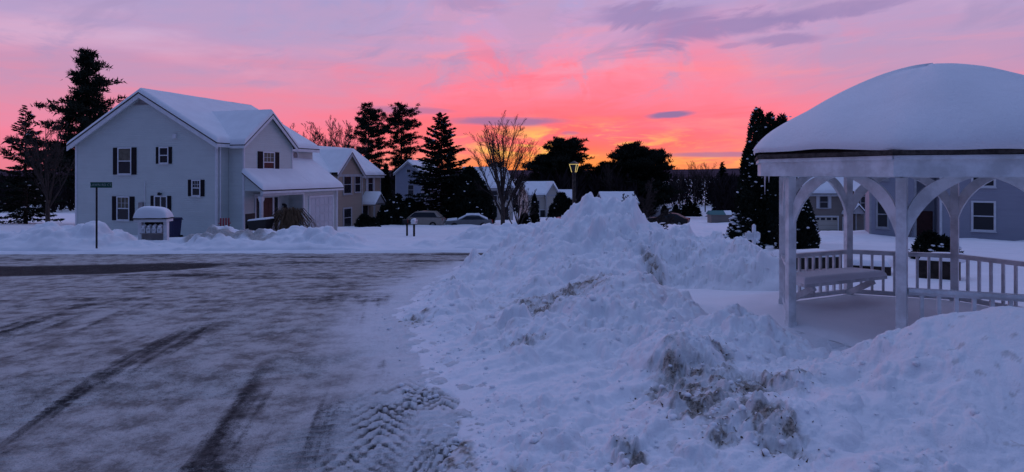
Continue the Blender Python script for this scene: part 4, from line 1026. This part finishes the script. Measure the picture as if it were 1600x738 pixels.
def bush(label, loc, spires, seed, n=9000, size=.14, mat_='needle', nsnow=60, slo=.04, shi=.12, group='evergreens', name='shrub', cat='shrub', flat=None):
    """dense evergreen made of upright spires / domes: (x, y, radius, height, shape power)"""
    rs = np.random.RandomState(seed); root = empty(name, loc, label, cat, group)
    B=[];D=[];st = MB(); core = MB(); sn=[]
    tot = sum(s[2]*s[3] for s in spires)
    for (x0,y0,r0,h0,pw) in spires:
        m_ = int(n*r0*h0/tot); t_ = rs.rand(m_)**.9; a_ = rs.rand(m_)*2*PI
        prf = np.where(t_ < .22, .72+.28*t_/.22, (np.clip(1-(t_-.22)/.78,0,1))**pw)
        nz = .78+.45*fbm(np.cos(a_)*2.2+x0*3+9, t_*h0*1.6+np.sin(a_)*2.2, seed, 3)
        r_ = r0*prf*nz*(1-.35*rs.rand(m_)**2)
        B.append(np.stack([x0+r_*np.cos(a_), y0+r_*np.sin(a_), t_*h0*(.97+.06*rs.rand(m_))], -1))
        D.append(norm(np.stack([np.cos(a_)*.55, np.sin(a_)*.55, np.full(m_,.75)],-1)+rs.normal(size=(m_,3))*.45))
        st.tube((x0,y0,-.8),(x0,y0,h0*.8),.05,.015,6)
        pf = [(max(0.001, r0*.62*((.72+.28*q/.22) if q < .22 else (1-(q-.22)/.78)**pw)), h0*q*.95) for q in (0,.1,.22,.4,.6,.8,.93)]
        core.lathe([(0.001,0)]+pf+[(0.001,h0*.95)], 10, (x0,y0,0))
        k = int(nsnow*r0*h0/tot)
        for i in rs.choice(m_, min(k,m_), False): sn.append(B[-1][i]+np.array([.3*size*math.cos(a_[i]), .3*size*math.sin(a_[i])-.35*size, .25*size]))
    st.build('stem','bark',root); cr = np.concatenate(B); 
    l_ = size*rs.uniform(.5,1.4,len(cr)); core.build('inner_foliage', mat_, root, smooth=True)
    mb = MB(); mb.tris(sprays(cr, np.concatenate(D), l_, l_*rs.uniform(.18,.4,len(cr)), seed)); mb.build('crown' if cat == 'tree' else 'foliage', mat_, root)
    if sn: snow_tufts(sn, seed, slo, shi, root)
    return root
def P(px, d): return ((px-800)/928*d, d, gz((px-800)/928*d, d))

pine('big dark pine behind the left end of the white house', (-41.5,58,-2.9), 16.9, 4.9, 11, z0=.2, nb=170, top=.35, dens=34, tuft=.6, pw=.8)
bare_tree('leftmost bare tree on the skyline between white and tan houses', P(474,92), 16.2, .95, 21, .3, .2, 9, 3, minr=.018, mat_='twig_dark')
bare_tree('middle bare tree on the skyline over the tan house roof', P(506,95), 16.6, 1.0, 22, .3, .2, 9, 3, minr=.018, mat_='twig_dark')
bare_tree('bare tree on the skyline right beside the left tall pine', P(532,98), 17.2, .95, 23, .3, .2, 9, 3, minr=.018, mat_='twig_dark')
pine('left of the two tall flat-topped pines behind the tan house', P(576,106), 20.0, 3.7, 31, z0=.18, nb=165, top=.72, dens=34, tuft=.6)
pine('right of the two tall flat-topped pines, beside the pointed spruce', P(627,110), 20.6, 3.7, 32, z0=.22, nb=150, top=.74, dens=34, tuft=.6)
spruce('tall pointed spruce flecked with snow behind the parked cars', P(690,63), 11.9, 4.3, 41, z0=.03, nsnow=90, dens=1.5, powr=.75)
bush('broad dark rounded evergreen to the right of the pointed spruce', P(735,61), [(0,0,1.9,5.7,.5),(1.1,-.4,1.3,4.4,.5),(-.9,.2,1.3,5.0,.55),(1.6,.5,1.0,3.4,.5)], 42, 15000, .34, nsnow=40, slo=.05, shi=.13, name='evergreen_tree', cat='tree')
bush('narrow dark evergreen close against the right end of the tan house', P(603,68), [(0,0,.75,6.6,.8),(-.5,.3,.6,5.2,.8)], 43, 7000, .3, nsnow=10, name='evergreen_tree', cat='tree')
bush('low dark evergreen bush dotted with snow beside the tan house corner', P(612,57), [(0,0,1.0,2.6,.5),(.9,.2,.9,2.1,.5),(-.7,.1,.8,1.9,.5)], 44, 7000, .24, nsnow=26, slo=.06, shi=.16, name='shrub')
bush('dark evergreen bush dotted with snow behind the beige car', P(640,61), [(0,0,1.2,2.7,.5),(-1.2,.2,1.0,3.1,.55),(1.1,.2,1.0,2.3,.5)], 45, 7000, .24, nsnow=24, slo=.06, shi=.15, name='shrub')
bush('small dark shrub in front of the tan house porch', P(569,50), [(0,0,.8,1.2,.5),(.7,0,.6,.9,.5)], 46, 3500, .16, nsnow=6, name='shrub')
bare_tree('leafless fan-shaped tree rising in front of the orange sunset', (-.58,36,gz(-.58,36)+.1), 7.6, .70, 57, .32, .13, 17, 3, up=.45, minr=.0055)
bare_tree('smaller multi-stemmed bare tree right beside the fan-shaped one', P(808,44), 4.6, .9, 58, .12, .10, 8, 3, minr=.008)
pine('stubby dark pine far behind the fan-shaped bare tree', P(770,150), 12.9, 4.4, 61, z0=.25, nb=80, top=.6, dens=22, tuft=.9)
spruce('tiny far spruce on the skyline right of the fan-shaped tree', P(816,185), 13.5, 2.4, 62, nsnow=0, cw=.8, dens=.6)
bush('slim dark columnar evergreen beside the round shrub', P(835,46), [(0,0,.42,2.75,.75)], 63, 2600, .15, nsnow=6, name='columnar_evergreen')
bush('bigger dark evergreen shrub at the foot of the lamp post', P(877,41), [(0,0,.85,2.75,.5),(.55,.1,.6,2.3,.5),(-.5,0,.55,2.0,.5)], 64, 6500, .18, nsnow=12, name='shrub')
bush('knee-high dark evergreen just left of the slim columnar one', P(820,45), [(0,0,.5,1.3,.5)], 65, 2000, .15, nsnow=4, name='shrub')
pine('wide dark pine on the skyline behind the lamp post', P(879,150), 18.4, 8.2, 66, z0=.05, nb=190, top=.5, dens=38, tuft=1.0)
pine('short dark pine left of the wide pine on the skyline', P(848,155), 15.6, 4.4, 67, z0=.05, nb=100, top=.6, dens=30, tuft=1.0)
pine('broad dense pine on the skyline above the small spreading tree', P(992,150), 17.4, 9.4, 68, z0=.06, nb=270, top=.42, dens=42, tuft=1.05)
pine('lower pine filling the left skirt of the broad dense pine', P(950,155), 13.6, 6.8, 69, z0=.06, nb=130, top=.5, dens=38, tuft=1.05)
bare_tree('thin bare tree poking up between the wide and broad pines', P(955,135), 13.6, .6, 70, .4, .14, 5, 2, minr=.03, mat_='twig_dark')
bare_tree('small low spreading bare tree rooted just behind the snow heap', (6.45,29.0,gz(6.45,29.0)+.25), 3.0, 2.0, 71, .25, .17, 15, 3, wide=1.2, up=.2, minr=.010, mat_='twig')
bare_tree('left bare tree of the far pair on the valley skyline', P(1085,240), 22, .7, 72, .4, .2, 7, 2, minr=.045, mat_='twig_dark')
bare_tree('right bare tree of the far pair on the valley skyline', P(1102,245), 22.5, .7, 73, .4, .2, 7, 2, minr=.045, mat_='twig_dark')
bare_tree('low bare tree on the skyline beside the pine and the far pair', P(1062,240), 19.5, .7, 77, .4, .18, 6, 2, minr=.045, mat_='twig_dark')
spruce('lone small spruce on the skyline left of the tall arborvitae', P(1129,230), 20.5, 3.6, 74, nsnow=0, cw=1.2, dens=.55)
bush('tall many-tipped arborvitae flecked with snow left of the gazebo', P(1192,27), [(-.22,0,.8,6.15,.42),(.34,.1,.7,5.95,.42),(.86,0,.72,5.85,.42),(-.60,.1,.6,4.6,.5),(1.15,.2,.62,4.9,.5),(.3,-.5,.85,4.9,.5),(-.55,-.2,.65,3.4,.5)], 81, 42000, .13, nsnow=330, slo=.03, shi=.085, name='arborvitae', cat='tree')
bush('shorter arborvitae seen through the gazebo between its left posts', P(1250,23.5), [(0,0,.62,2.5,.6),(.35,.1,.45,1.9,.6),(-.45,.1,.55,2.1,.6)], 82, 11000, .11, nsnow=130, slo=.03, shi=.085, name='arborvitae', cat='tree')
bush('low snow-laden shrub between the snow heap and the tall arborvitae', P(1150,23.5), [(0,0,.55,.75,.5),(.6,.1,.5,.6,.5),(-.55,.1,.45,.65,.5)], 83, 4500, .12, nsnow=70, slo=.06, shi=.16, name='shrub')
bush('small pointed shrub capped with snow behind the low shrub', P(1147,27), [(0,0,.4,1.5,.9)], 84, 1800, .1, nsnow=50, slo=.05, shi=.13, name='shrub')
bush('snowy dark shrub on the mound right of the gazebo', P(1452,19), [(0,0,.5,.95,.5),(.5,.1,.5,.8,.5)], 85, 3200, .12, nsnow=40, slo=.05, shi=.12, name='shrub')
for i, (px, d, hh, lb) in enumerate(((1038,172,5.0,'left of the two tiny cone shrubs on the valley snow'),(1056,170,5.4,'right of the two tiny cone shrubs on the valley snow'))):
    bush(lb, P(px,d), [(0,0,1.2,hh*.62,.6)], 90+i, 900, .5, nsnow=0, name='cone_shrub', group='small cone shrubs far down the valley')
for i, (px, d, hh, lb) in enumerate(((1068,176,3.6,'short dark conifer left of its clump on the valley snow'),(1077,180,5.2,'tallest dark conifer of the clump on the valley snow'),(1086,178,4.4,'dark conifer at the right of the clump on the valley snow'))):
    spruce(lb, P(px,d), hh, 1.7, 94+i, nsnow=0, cw=.7, dens=1.2, name='conifer', group='conifer clump far down the valley')
# beyond the picture's left edge the yard goes on
spruce('dark spruce at the far left beyond the white house gable', P(40,62), 12.5, 3.4, 97, nsnow=30)
bare_tree('bare street tree at the far left in front of the dark spruce', P(75,46), 8.5, .8, 98, .28, .15, 9, 3, minr=.009)
bush('weeping heap of dry brown branches in front of the white house porch', (-12.75,34.1,-1.75), [(0,0,.01,.01,.5)], 47, 4, .05, nsnow=0, name='weeping_shrub')
wsh = bpy.data.objects['weeping_shrub']
for c in list(wsh.children): bpy.data.objects.remove(c)
r_ = random.Random(8); mb = MB(); st = MB()
for i in range(420):
    a_ = r_.random()*2*PI; rr_ = r_.uniform(.25,1.2)*(1+.25*math.cos(a_*2)); top_ = r_.uniform(1.25,1.95)
    p0 = Vector((r_.gauss(0,.12), r_.gauss(0,.1), r_.uniform(.7,1.3))); pk = Vector((rr_*.55*math.cos(a_), rr_*.5*math.sin(a_), top_)); e1 = Vector((rr_*1.0*math.cos(a_)+r_.gauss(0,.06), rr_*.8*math.sin(a_), top_*.62)); e2_ = Vector((rr_*1.12*math.cos(a_)+r_.gauss(0,.08), rr_*.9*math.sin(a_), r_.uniform(.05,.5)))
    pr = p0
    for q, w_ in ((pk,.014),(e1,.011),(e2_,.008)): mb.tube(pr, q, w_, w_*.8, 3, False); pr = q
for i in range(5): st.tube((r_.gauss(0,.1),r_.gauss(0,.1),-.4),(r_.gauss(0,.12),r_.gauss(0,.1),1.2),.05,.03,6)
st.build('stem','bark',wsh); mb.build('branches','grass_dry',wsh)
r_ = random.Random(9)
bsh = empty('dry_shrub', P(1420,35.4), 'dry reddish-brown bush against the grey house entrance', 'shrub'); mb = MB()
for i in range(220):
    a_ = r_.random()*2*PI; mb.tube((r_.gauss(0,.1),r_.gauss(0,.1),-.2),(.55*math.cos(a_)*r_.random(),.5*math.sin(a_)*r_.random(),r_.uniform(.5,1.35)),.009,.004,3,False)
mb.build('branches','grass_dry',bsh)

# far woodland closing the valley
rs = np.random.RandomState(77); T = []
ntree = 3700
for i in range(ntree):
    y = rs.uniform(128, 345); x = rs.uniform(-1.15, 1.25)*y+rs.normal()*4
    if (1004-800)/928 < x/y < (1118-800)/928 and y < 268: continue
    if x/y < (815-800)/928 and y < 200: continue
    z = gz(x, y); H_ = (2.1+5.5*y/928-z)*(1-.22*rs.rand()**1.5); cw_ = rs.uniform(1.8, 3.4); m_ = 60
    if rs.rand() < .18:   # conifers
        t_ = rs.rand(m_); a_ = rs.rand(m_)*6.28; r1 = cw_*(1-t_)*1.0
        b0 = np.stack([x+r1*.4*np.cos(a_), y+r1*.4*np.sin(a_), z+H_*(.05+.9*t_)],-1); dd = norm(np.stack([np.cos(a_),np.sin(a_),np.full(m_,-.2)],-1)); T.append(sprays(b0, dd, r1*.8+.5, np.full(m_,.5), i))
    else:
        t_ = rs.rand(m_)**.8; a_ = rs.rand(m_)*6.28; r1 = cw_*np.sin(np.clip(t_,.1,.95)*PI)*rs.rand(m_)**.5
        b0 = np.stack([x+r1*np.cos(a_)*.6, y+r1*np.sin(a_)*.6, z+H_*(.02+.74*t_)],-1); dd = norm(np.stack([np.cos(a_)*.4,np.sin(a_)*.4,np.full(m_,1.)],-1)+rs.normal(size=(m_,3))*.2)
        T.append(sprays(b0, dd, rs.uniform(2.0,4.2,m_), rs.uniform(.12,.42,m_), i))
mb = MB(); mb.tris(np.concatenate(T)); tag(mb.build('woodland','wood_far'), 'dark far-off bare woods closing the valley under the sunset', 'woods', kind='stuff')

# ================================================================== cars
def car(label, loc, rz, paint, suv=True, snow=False, group='parked cars'):
    root = empty('parked_car', loc, label, 'car', group, rz)
    if suv:
        low_ = [(-2.3,.42),(-2.32,.75),(-2.2,.98),(-1.0,1.06),(1.7,1.08),(2.25,1.02),(2.33,.7),(2.28,.4),(1.95,.34),(-1.95,.34)]
        cab = [(-1.15,1.05),(-.45,1.58),(.2,1.68),(1.5,1.64),(2.1,1.1)]
    else:
        low_ = [(-2.25,.38),(-2.3,.62),(-2.1,.82),(-1.0,.93),(1.5,.96),(2.2,.90),(2.3,.62),(2.25,.36),(1.9,.3),(-1.9,.3)]
        cab = [(-1.1,.92),(-.25,1.36),(.3,1.43),(1.0,1.38),(1.85,.95)]
    mb = MB(); wd = .90
    def loft(prof, w0, w1, zl, zh):
        n = len(prof); vs = []
        for s in (-1, 1):
            for (x, z) in prof:
                k = 0 if zh == zl else (z-zl)/(zh-zl); vs.append((x, s*(w0+(w1-w0)*k), z))
        mb.add(vs, [tuple(range(n)), tuple(range(2*n-1, n-1, -1))]+[(i,i+n,(i+1)%n+n,(i+1)%n) for i in range(n)])
    loft(low_, wd, wd*.96, .3, 1.1); loft(cab, wd*.93, wd*.72, cab[0][1], max(z for _, z in cab))
    body = mb.build('body', paint, root, bevel=.05)
    zt = max(z for _, z in cab); zb = cab[0][1]
    for s in (-1, 1):
        m2 = MB(); x0, x1 = cab[0][0]+.28, cab[-1][0]-.3; zlo = zb+.07; zhi = zt-.12
        yb = s*(wd*.93-(wd*.21)*(zlo-zb)/(zt-zb)+.012); yt = s*(wd*.93-(wd*.21)*(zhi-zb)/(zt-zb)+.012)
        f0 = cab[1][0]+.02; f1 = cab[3][0]-.02
        m2.add([(x0,yb,zlo),(x1,yb,zlo),(f1,yt,zhi),(f0,yt,zhi),(x0,yb-s*.03,zlo),(x1,yb-s*.03,zlo),(f1,yt-s*.03,zhi),(f0,yt-s*.03,zhi)], [(0,1,2,3),(4,5,6,7),(0,4,5,1),(2,6,7,3)])
        m2.build('side_window','glass',root)
    m2 = MB(); a0 = Vector((cab[0][0]-.01,0,cab[0][1]+.06)); a1 = Vector((cab[1][0]-.04,0,cab[1][1]-.06))
    m2.add([a0+Y1*.75,a0-Y1*.75,a1-Y1*.62,a1+Y1*.62],[(0,1,2,3)]); m2.build('windscreen','glass',root)
    for x in (-1.42,1.38):
        for s in (-1,1):
            m2 = MB(); m2.lathe([(.20,-.1),(.33,-.11),(.35,-.07),(.35,.07),(.33,.11),(.20,.1),(.20,-.1)], 18)
            w_ = m2.build('wheel','rubber',root); w_.location = (x, s*.82, .35); w_.rotation_euler = (PI/2,0,0)
            m2 = MB(); m2.lathe([(0,.085),(.06,.09),(.2,.06),(.2,-.06),(0,-.085)], 12); m2.build('rim','rim',w_)
    for s in (-1,1):
        m2 = MB(); m2.obox((-2.26,s*.66,.78 if suv else .70), X1*.05, Y1*.16, UPZ*.07); m2.build('headlight','lamp_clear',root)
        m2 = MB(); m2.obox((2.28,s*.70,.9 if suv else .78), X1*.05, Y1*.13, UPZ*.10); m2.build('tail_light','lamp_red',root)
    if snow:
        m2 = MB(); snow_slab(m2,(cab[1][0]-.1,-.62,zt-.06),(cab[3][0]+.1,-.62,zt-.06),(cab[3][0]+.1,.62,zt-.06),(cab[1][0]-.1,.62,zt-.06),.16,(1,1,1,1),.2,3); snow_slab(m2,(-2.2,-.8,.86),(cab[0][0]-.05,-.8,.95),(cab[0][0]-.05,.8,.95),(-2.2,.8,.86),.14,(1,1,1,1),.2,4)
        snow_slab(m2,(cab[0][0],-.74,cab[0][1]+.02),(cab[1][0],-.64,cab[1][1]),(cab[1][0],.64,cab[1][1]),(cab[0][0],.74,cab[0][1]+.02),.08,(1,0,1,1),.2,4)
        snow_slab(m2,(cab[3][0],-.64,cab[3][1]),(cab[4][0],-.76,cab[4][1]+.02),(cab[4][0],.76,cab[4][1]+.02),(cab[3][0],.64,cab[3][1]),.08,(0,1,1,1),.2,4)
        m2.build('snow_cover','snow',root,smooth=True)
    return root
def C_(px, d, dz=0): x, y, z = P(px, d); return (x, y, z+dz)
car('beige sport utility car parked clear of snow under the spruce', C_(657,57.5,-.16), R(-4), 'paint_beige', True)
car('low grey saloon car blanketed with snow right of the beige car', C_(733,58.5,-.28), R(3), 'paint_grey', False, True)
car('dark saloon car half buried beyond the small spreading tree', C_(1044,68,.0), R(-25), 'bin_black', False, False)
car('red saloon car of which only a corner shows behind the snow heap', C_(884,36,-.22), R(62), 'paint_red', False, False)

# ================================================================== street furniture
# street lamp
x, y, z = P(897, 30); z -= .32
lp = empty('street_lamp', (x,y,z), 'lantern on a dark wooden post with glowing edges, behind the snow heap', 'street lamp')
mb = MB(); mb.box(-.075,.075,-.075,.075,-.6,3.75); mb.build('post','bark',lp,bevel=.01)
mb = MB(); mb.lathe([(.0,3.75),(.10,3.75),(.10,3.82),(.13,3.85),(.13,3.9),(0,3.9)],8)
mb.lathe([(.0,4.32),(.27,4.32),(.27,4.345),(.10,4.43),(.03,4.47),(0,4.48)],4); mb.build('lantern_cap','metal_dark',lp)
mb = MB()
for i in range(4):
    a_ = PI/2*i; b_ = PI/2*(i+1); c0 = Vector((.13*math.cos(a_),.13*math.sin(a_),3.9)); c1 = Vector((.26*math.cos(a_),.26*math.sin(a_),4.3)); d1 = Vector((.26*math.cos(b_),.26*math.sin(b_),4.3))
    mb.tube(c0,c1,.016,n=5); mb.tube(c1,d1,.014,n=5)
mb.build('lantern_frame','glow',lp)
mb = MB()
for i in range(4):
    a_ = PI/2*i; b_ = PI/2*(i+1); mb.add([(.12*math.cos(a_),.12*math.sin(a_),3.9),(.12*math.cos(b_),.12*math.sin(b_),3.9),(.25*math.cos(b_),.25*math.sin(b_),4.3),(.25*math.cos(a_),.25*math.sin(a_),4.3)],[(0,1,2,3)])
mb.build('lantern_glass','glass',lp)
lp.rotation_euler = (0,0,R(20))
def text(parent, s, size, loc, rot, m, name='lettering'):
    cu = bpy.data.curves.new(name,'FONT'); cu.body = s; cu.size = size; cu.align_x = 'CENTER'; cu.align_y = 'CENTER'; cu.extrude = .002; cu.materials.append(M[m])
    o = bpy.data.objects.new(name+'_curve', cu); COL.objects.link(o)
    me = bpy.data.meshes.new_from_object(o.evaluated_get(bpy.context.evaluated_depsgraph_get())); bpy.data.objects.remove(o)
    o = bpy.data.objects.new(name, me); COL.objects.link(o); o.parent = parent; o.location = loc; o.rotation_euler = rot; return o
# street name sign
x, y = (151-800)/928*23.2, 23.2
sg = empty('street_sign', (x,y,gz(x,y)), 'green street name sign with white letters on a thin dark post', 'sign')
mb = MB(); mb.tube((0,0,-.4),(0,0,2.58),.035,n=8); mb.build('post','metal_dark',sg)
mb = MB(); mb.box(-.24,.60,-.012,.012,2.56,2.78); bd = mb.build('sign_blade','sign_green',sg,bevel=.004)
text(bd,'LAWN RD CT',.135,(.18,-.016,2.67),(PI/2,0,0),'white_letter')
# mailbox shelter
x, y = (240-800)/928*25.2, 25.2
ms = empty('mailbox_shelter', (x,y,-1.02), 'roofed white shelter with four snow-capped mailboxes in a row under thick snow', 'mailbox shelter', None, R(6))
ms.scale = (.82,.9,1)
mb = MB()
for s in (-1,1): mb.box(s*.62-.09,s*.62+.09,-.12,.12,-.6,1.10)
mb.box(-.53,.53,-.06,.06,.18,.24)
mb.box(-.80,.80,-.34,.34,1.10,1.22); mb.build('frame','trim',ms,bevel=.01)
mb = MB(); mb.prism([(-.84,-.40,1.222),(.84,-.40,1.222),(.84,.40,1.222),(-.84,.40,1.222)],(0,0,.035)); rfm = mb.build('roof','shingle',ms)
mb = MB()
u_ = np.linspace(-1,1,29); v_ = np.linspace(-1,1,17); U, V = np.meshgrid(u_,v_)
hh = .47*np.clip(1-np.abs(U)**4.2,0,1)**.55*np.clip(1-np.abs(V)**4,0,1)**.5*(1-.10*U)
mb.add(np.stack([U*.80*(1+.05*np.clip(hh,0,.2)/.2*(1-hh*1.6)), V*.40, 1.262+hh+.02*fbm(U*2,V*2,4,3)],-1).reshape(-1,3), [tuple(q) for q in np.stack([a for a in (lambda i: (i[:-1,:-1],i[:-1,1:],i[1:,1:],i[1:,:-1]))(np.arange(29*17).reshape(17,29))],-1).reshape(-1,4).tolist()])
mb.build('snow_cover','snow',rfm,smooth=True)
mb = MB(); mb.box(-.53,.53,-.035,.035,.24,.60); mb.box(-.53,.53,-.28,.05,.60,.635); mb.build('panel','panel_grey',ms)
mb = MB(); mb.box(-.53,.53,.16,.20,.3,1.1); mb.build('back_panel','dark',ms)
for i, s in enumerate(('15','19','21','23')):
    cx = -.39+.26*i; m2 = MB()
    prf = [(cx-.095,.64),(cx+.095,.64),(cx+.095,.80)]+[(cx+.095*math.cos(t*PI/8),.80+.085*math.sin(t*PI/8)) for t in range(1,8)]+[(cx-.095,.80)]
    m2.prism([(a_,-.26,z_) for a_,z_ in prf],(0,.40,0)); b_ = m2.build('mailbox','trim',ms)
    m2 = MB(); m2.blob((cx,-.1,.93),.10,rnd,.75); m2.blob((cx,-.2,.91),.085,rnd,.8); m2.build('snow_cap','snow',b_,smooth=True)
    text(b_, s, .13, (cx,-.264,.745),(PI/2,0,0),'black_letter','number')
# bins and bits at the white house
def wheelie(label, loc, rz, m, h=1.05, snow=False):
    o = empty('wheeled_bin', loc, label, 'bin', None, rz); mb = MB()
    mb.add([(-.24,-.26,0),(.24,-.26,0),(.24,.26,0),(-.24,.26,0),(-.30,-.34,h),(.30,-.34,h),(.30,.34,h),(-.30,.34,h)],[(3,2,1,0),(4,5,6,7),(0,1,5,4),(1,2,6,5),(2,3,7,6),(3,0,4,7)]); mb.build('body',m,o,bevel=.03)
    mb = MB(); mb.add([(-.33,-.37,h+.002),(.33,-.37,h+.002),(.33,.37,h+.002),(-.33,.37,h+.002),(-.3,-.3,h+.08),(.3,-.3,h+.08),(.3,.33,h+.1),(-.3,.33,h+.1)],[(3,2,1,0),(4,5,6,7),(0,1,5,4),(1,2,6,5),(2,3,7,6),(3,0,4,7)]); mb.build('lid',m,o,bevel=.015)
    mb = MB(); mb.tube((-.28,.42,h-.03),(.28,.42,h-.03),.02); mb.build('handle',m,o)
    for s in (-1,1): mb = MB(); mb.tube((s*.26,.3,.12),(s*.31,.3,.12),.12,n=12); mb.build('wheel','rubber',o)
    return o
x, y = (270-800)/928*32.5, 32.5
wheelie('dark blue wheeled bin against the white wall behind the mailbox shelter', (x,y,gz(x,y)+.05), R(-15), 'bin_blue', 1.1)
x, y = (406-800)/928*33.2, 33.2
bn2 = empty('garden_cart', (x,y,gz(x,y)+.34), 'black tipped garden cart with snow in its tray before the porch', 'cart', None, R(-8))
mb = MB(); mb.add([(-.45,-.35,.25),(.45,-.35,.15),(.45,.35,.15),(-.45,.35,.25),(-.55,-.45,.72),(.66,-.45,.84),(.66,.45,.84),(-.55,.45,.72)],[(3,2,1,0),(0,1,5,4),(1,2,6,5),(2,3,7,6),(3,0,4,7),(4,5,6,7)]); mb.build('tray','bin_black',bn2,bevel=.02)
mb = MB(); mb.box(-.62,-.54,-.42,.42,.3,1.12); mb.build('back_board','bin_black',bn2)
mb = MB(); snow_slab(mb,(-.5,-.42,.73),(.62,-.42,.85),(.62,.42,.85),(-.5,.42,.73),.08,(1,1,1,1),.12,3); mb.build('snow_cover','snow',bn2,smooth=True)
for s in (-1,1): mb = MB(); mb.tube((.25,s*.38,.1),(.25,s*.46,.1),.2,n=14); mb.build('wheel','rubber',bn2)
x, y = (351-800)/928*32.8, 32.8
rc = empty('toy_chair', (x,y,gz(x,y)+.42), 'small faded red chair standing in snow by the white house corner', 'chair', None, R(25))
mb = MB(); mb.box(-.24,.24,-.22,.22,.30,.34); mb.build('seat','red_plastic',rc)
mb = MB()
for i in range(4): mb.obox((-.2+.133*i,.25,.56),X1*.045,Vector((0,.012,-.003)),Vector((0,.05,.22)))
mb.build('backrest','red_plastic',rc)
for sx_ in (-1,1):
    for sy_ in (-1,1): mb = MB(); mb.tube((sx_*.21,sy_*.19,.3),(sx_*.25,sy_*.24,-.1),.025); mb.build('leg','red_plastic',rc)
    mb = MB(); mb.box(sx_*.27-.04,sx_*.27+.04,-.24,.26,.50,.53); mb.build('armrest','red_plastic',rc)
# mailboxes by the driveway
def mailbox(label, loc, m, snow, rz=0):
    o = empty('mailbox', loc, label, 'mailbox', 'mailboxes by the driveway', rz); mb = MB(); mb.box(-.05,.05,-.05,.05,-.5,.95); mb.build('post','timber',o)
    mb = MB(); prf = [(-.11,.95),(.11,.95),(.11,1.1)]+[(.11*math.cos(t*PI/6),1.1+.11*math.sin(t*PI/6)) for t in range(1,6)]+[(-.11,1.1)]
    mb.prism([(-.26,a_,z_) for a_,z_ in prf],(.52,0,0)); mb.build('box',m,o)
    mb = MB(); mb.box(.05,.08,-.135,-.115,1.0,1.25); mb.build('flag','lamp_red',o)
    if snow: mb = MB(); snow_slab(mb,(-.26,-.13,1.12),(.26,-.13,1.12),(.26,.13,1.12),(-.26,.13,1.12),.16,(1,1,1,1),.08,2); mb.build('snow_cap','snow',o,smooth=True)
x, y, z = P(636,36); mailbox('dark mailbox on a thin post by the driveway', (x,y,z-.12), 'bin_black', False)
x, y, z = P(647,35.7); mailbox('pale mailbox with a block of snow on top, by the driveway', (x,y,z-.12), 'trim', True, R(80))
# white cross-shaped post sign
x, y, z = P(1178,21.5)
ws = empty('post_sign', (x,y,z), 'white wooden post with a horizontal board, between low shrub and gazebo', 'sign', None, R(10))
mb = MB(); mb.box(-.05,.05,-.05,.05,-.4,1.12); mb.lathe([(0,1.2),(.06,1.15),(.07,1.12),(0,1.12)],8); mb.build('post','gazebo_white',ws)
mb = MB(); mb.box(-.34,-.052,-.03,.03,.62,.88); mb.box(.052,.24,-.03,.03,.68,.86); mb.build('board','gazebo_white',ws)
mb = MB(); mb.blob((-.2,0,.9),.09,rnd,.5); mb.blob((.13,0,.88),.08,rnd,.5); mb.build('snow_cap','snow',ws,smooth=True)
# landscape timber edging behind the gazebo
for i, (pa, da, pb, db, hh, lb) in enumerate(((1236,15.6,1312,16.0,.20,'dark timber edging with snow, left of the rear gazebo post'),(1322,15.2,1392,14.6,.13,'thin dark timber edging right of the rear gazebo post'),(1436,14.2,1500,13.6,.34,'dark stacked timber edging beyond the right gazebo post'))):
    a = Vector(((pa-800)/928*da, da, gz((pa-800)/928*da, da)+.14)); b_ = Vector(((pb-800)/928*db, db, gz((pb-800)/928*db, db)+.14)); e = (b_-a); L_ = e.length; e.normalize(); n_ = Vector((e.y,-e.x,0)); mid = (a+b_)/2+UPZ*(.12 if i == 0 else .05)
    o = empty('timber_edging', mid, lb, 'edging', 'landscape timbers in the snow'); mb = MB(); mb.obox(UPZ*(hh/2-.05), e*L_/2, n_*.08, UPZ*(hh/2+.05)); mb.build('timber','timber',o,bevel=.015)
    mb = MB(); q = [e*(-L_/2)-n_*.09, e*L_/2-n_*.09, e*L_/2+n_*.6, e*(-L_/2)+n_*.6]
    q = [e*(-L_/2)+n_*.07, e*L_/2+n_*.07, e*L_/2-n_*.8, e*(-L_/2)-n_*.8]
    if n_.y > 0: q = [e*(-L_/2)-n_*.07, e*L_/2-n_*.07, e*L_/2+n_*.8, e*(-L_/2)+n_*.8]
    snow_slab(mb, *[p+UPZ*hh for p in q], .13, (1,1,1,1), .15, 8, .05, .5); mb.build('snow_cover','snow',o,smooth=True)
# shed with teal cover far down the valley
x, y, z = P(1124,100)
sh = empty('shed', (x,y,z+.4), 'low far-off shed with a teal cover beside the dark woods', 'shed', None, 0)
mb = MB(); mb.box(-1.7,1.7,-1,1,-1,1.1); mb.build('wall','siding_brown',sh)
mb = MB(); mb.prism([(-1.9,-1.2,1.1),(-1.9,1.2,1.1),(-1.9,0,1.75)],(2.6,0,0)); mb.build('roof','teal',sh)
mb = MB(); mb.prism([(.72,-1.2,1.1),(.72,1.2,1.1),(.72,0,1.75)],(1.2,0,0)); mb.build('snow_cover','snow',sh)
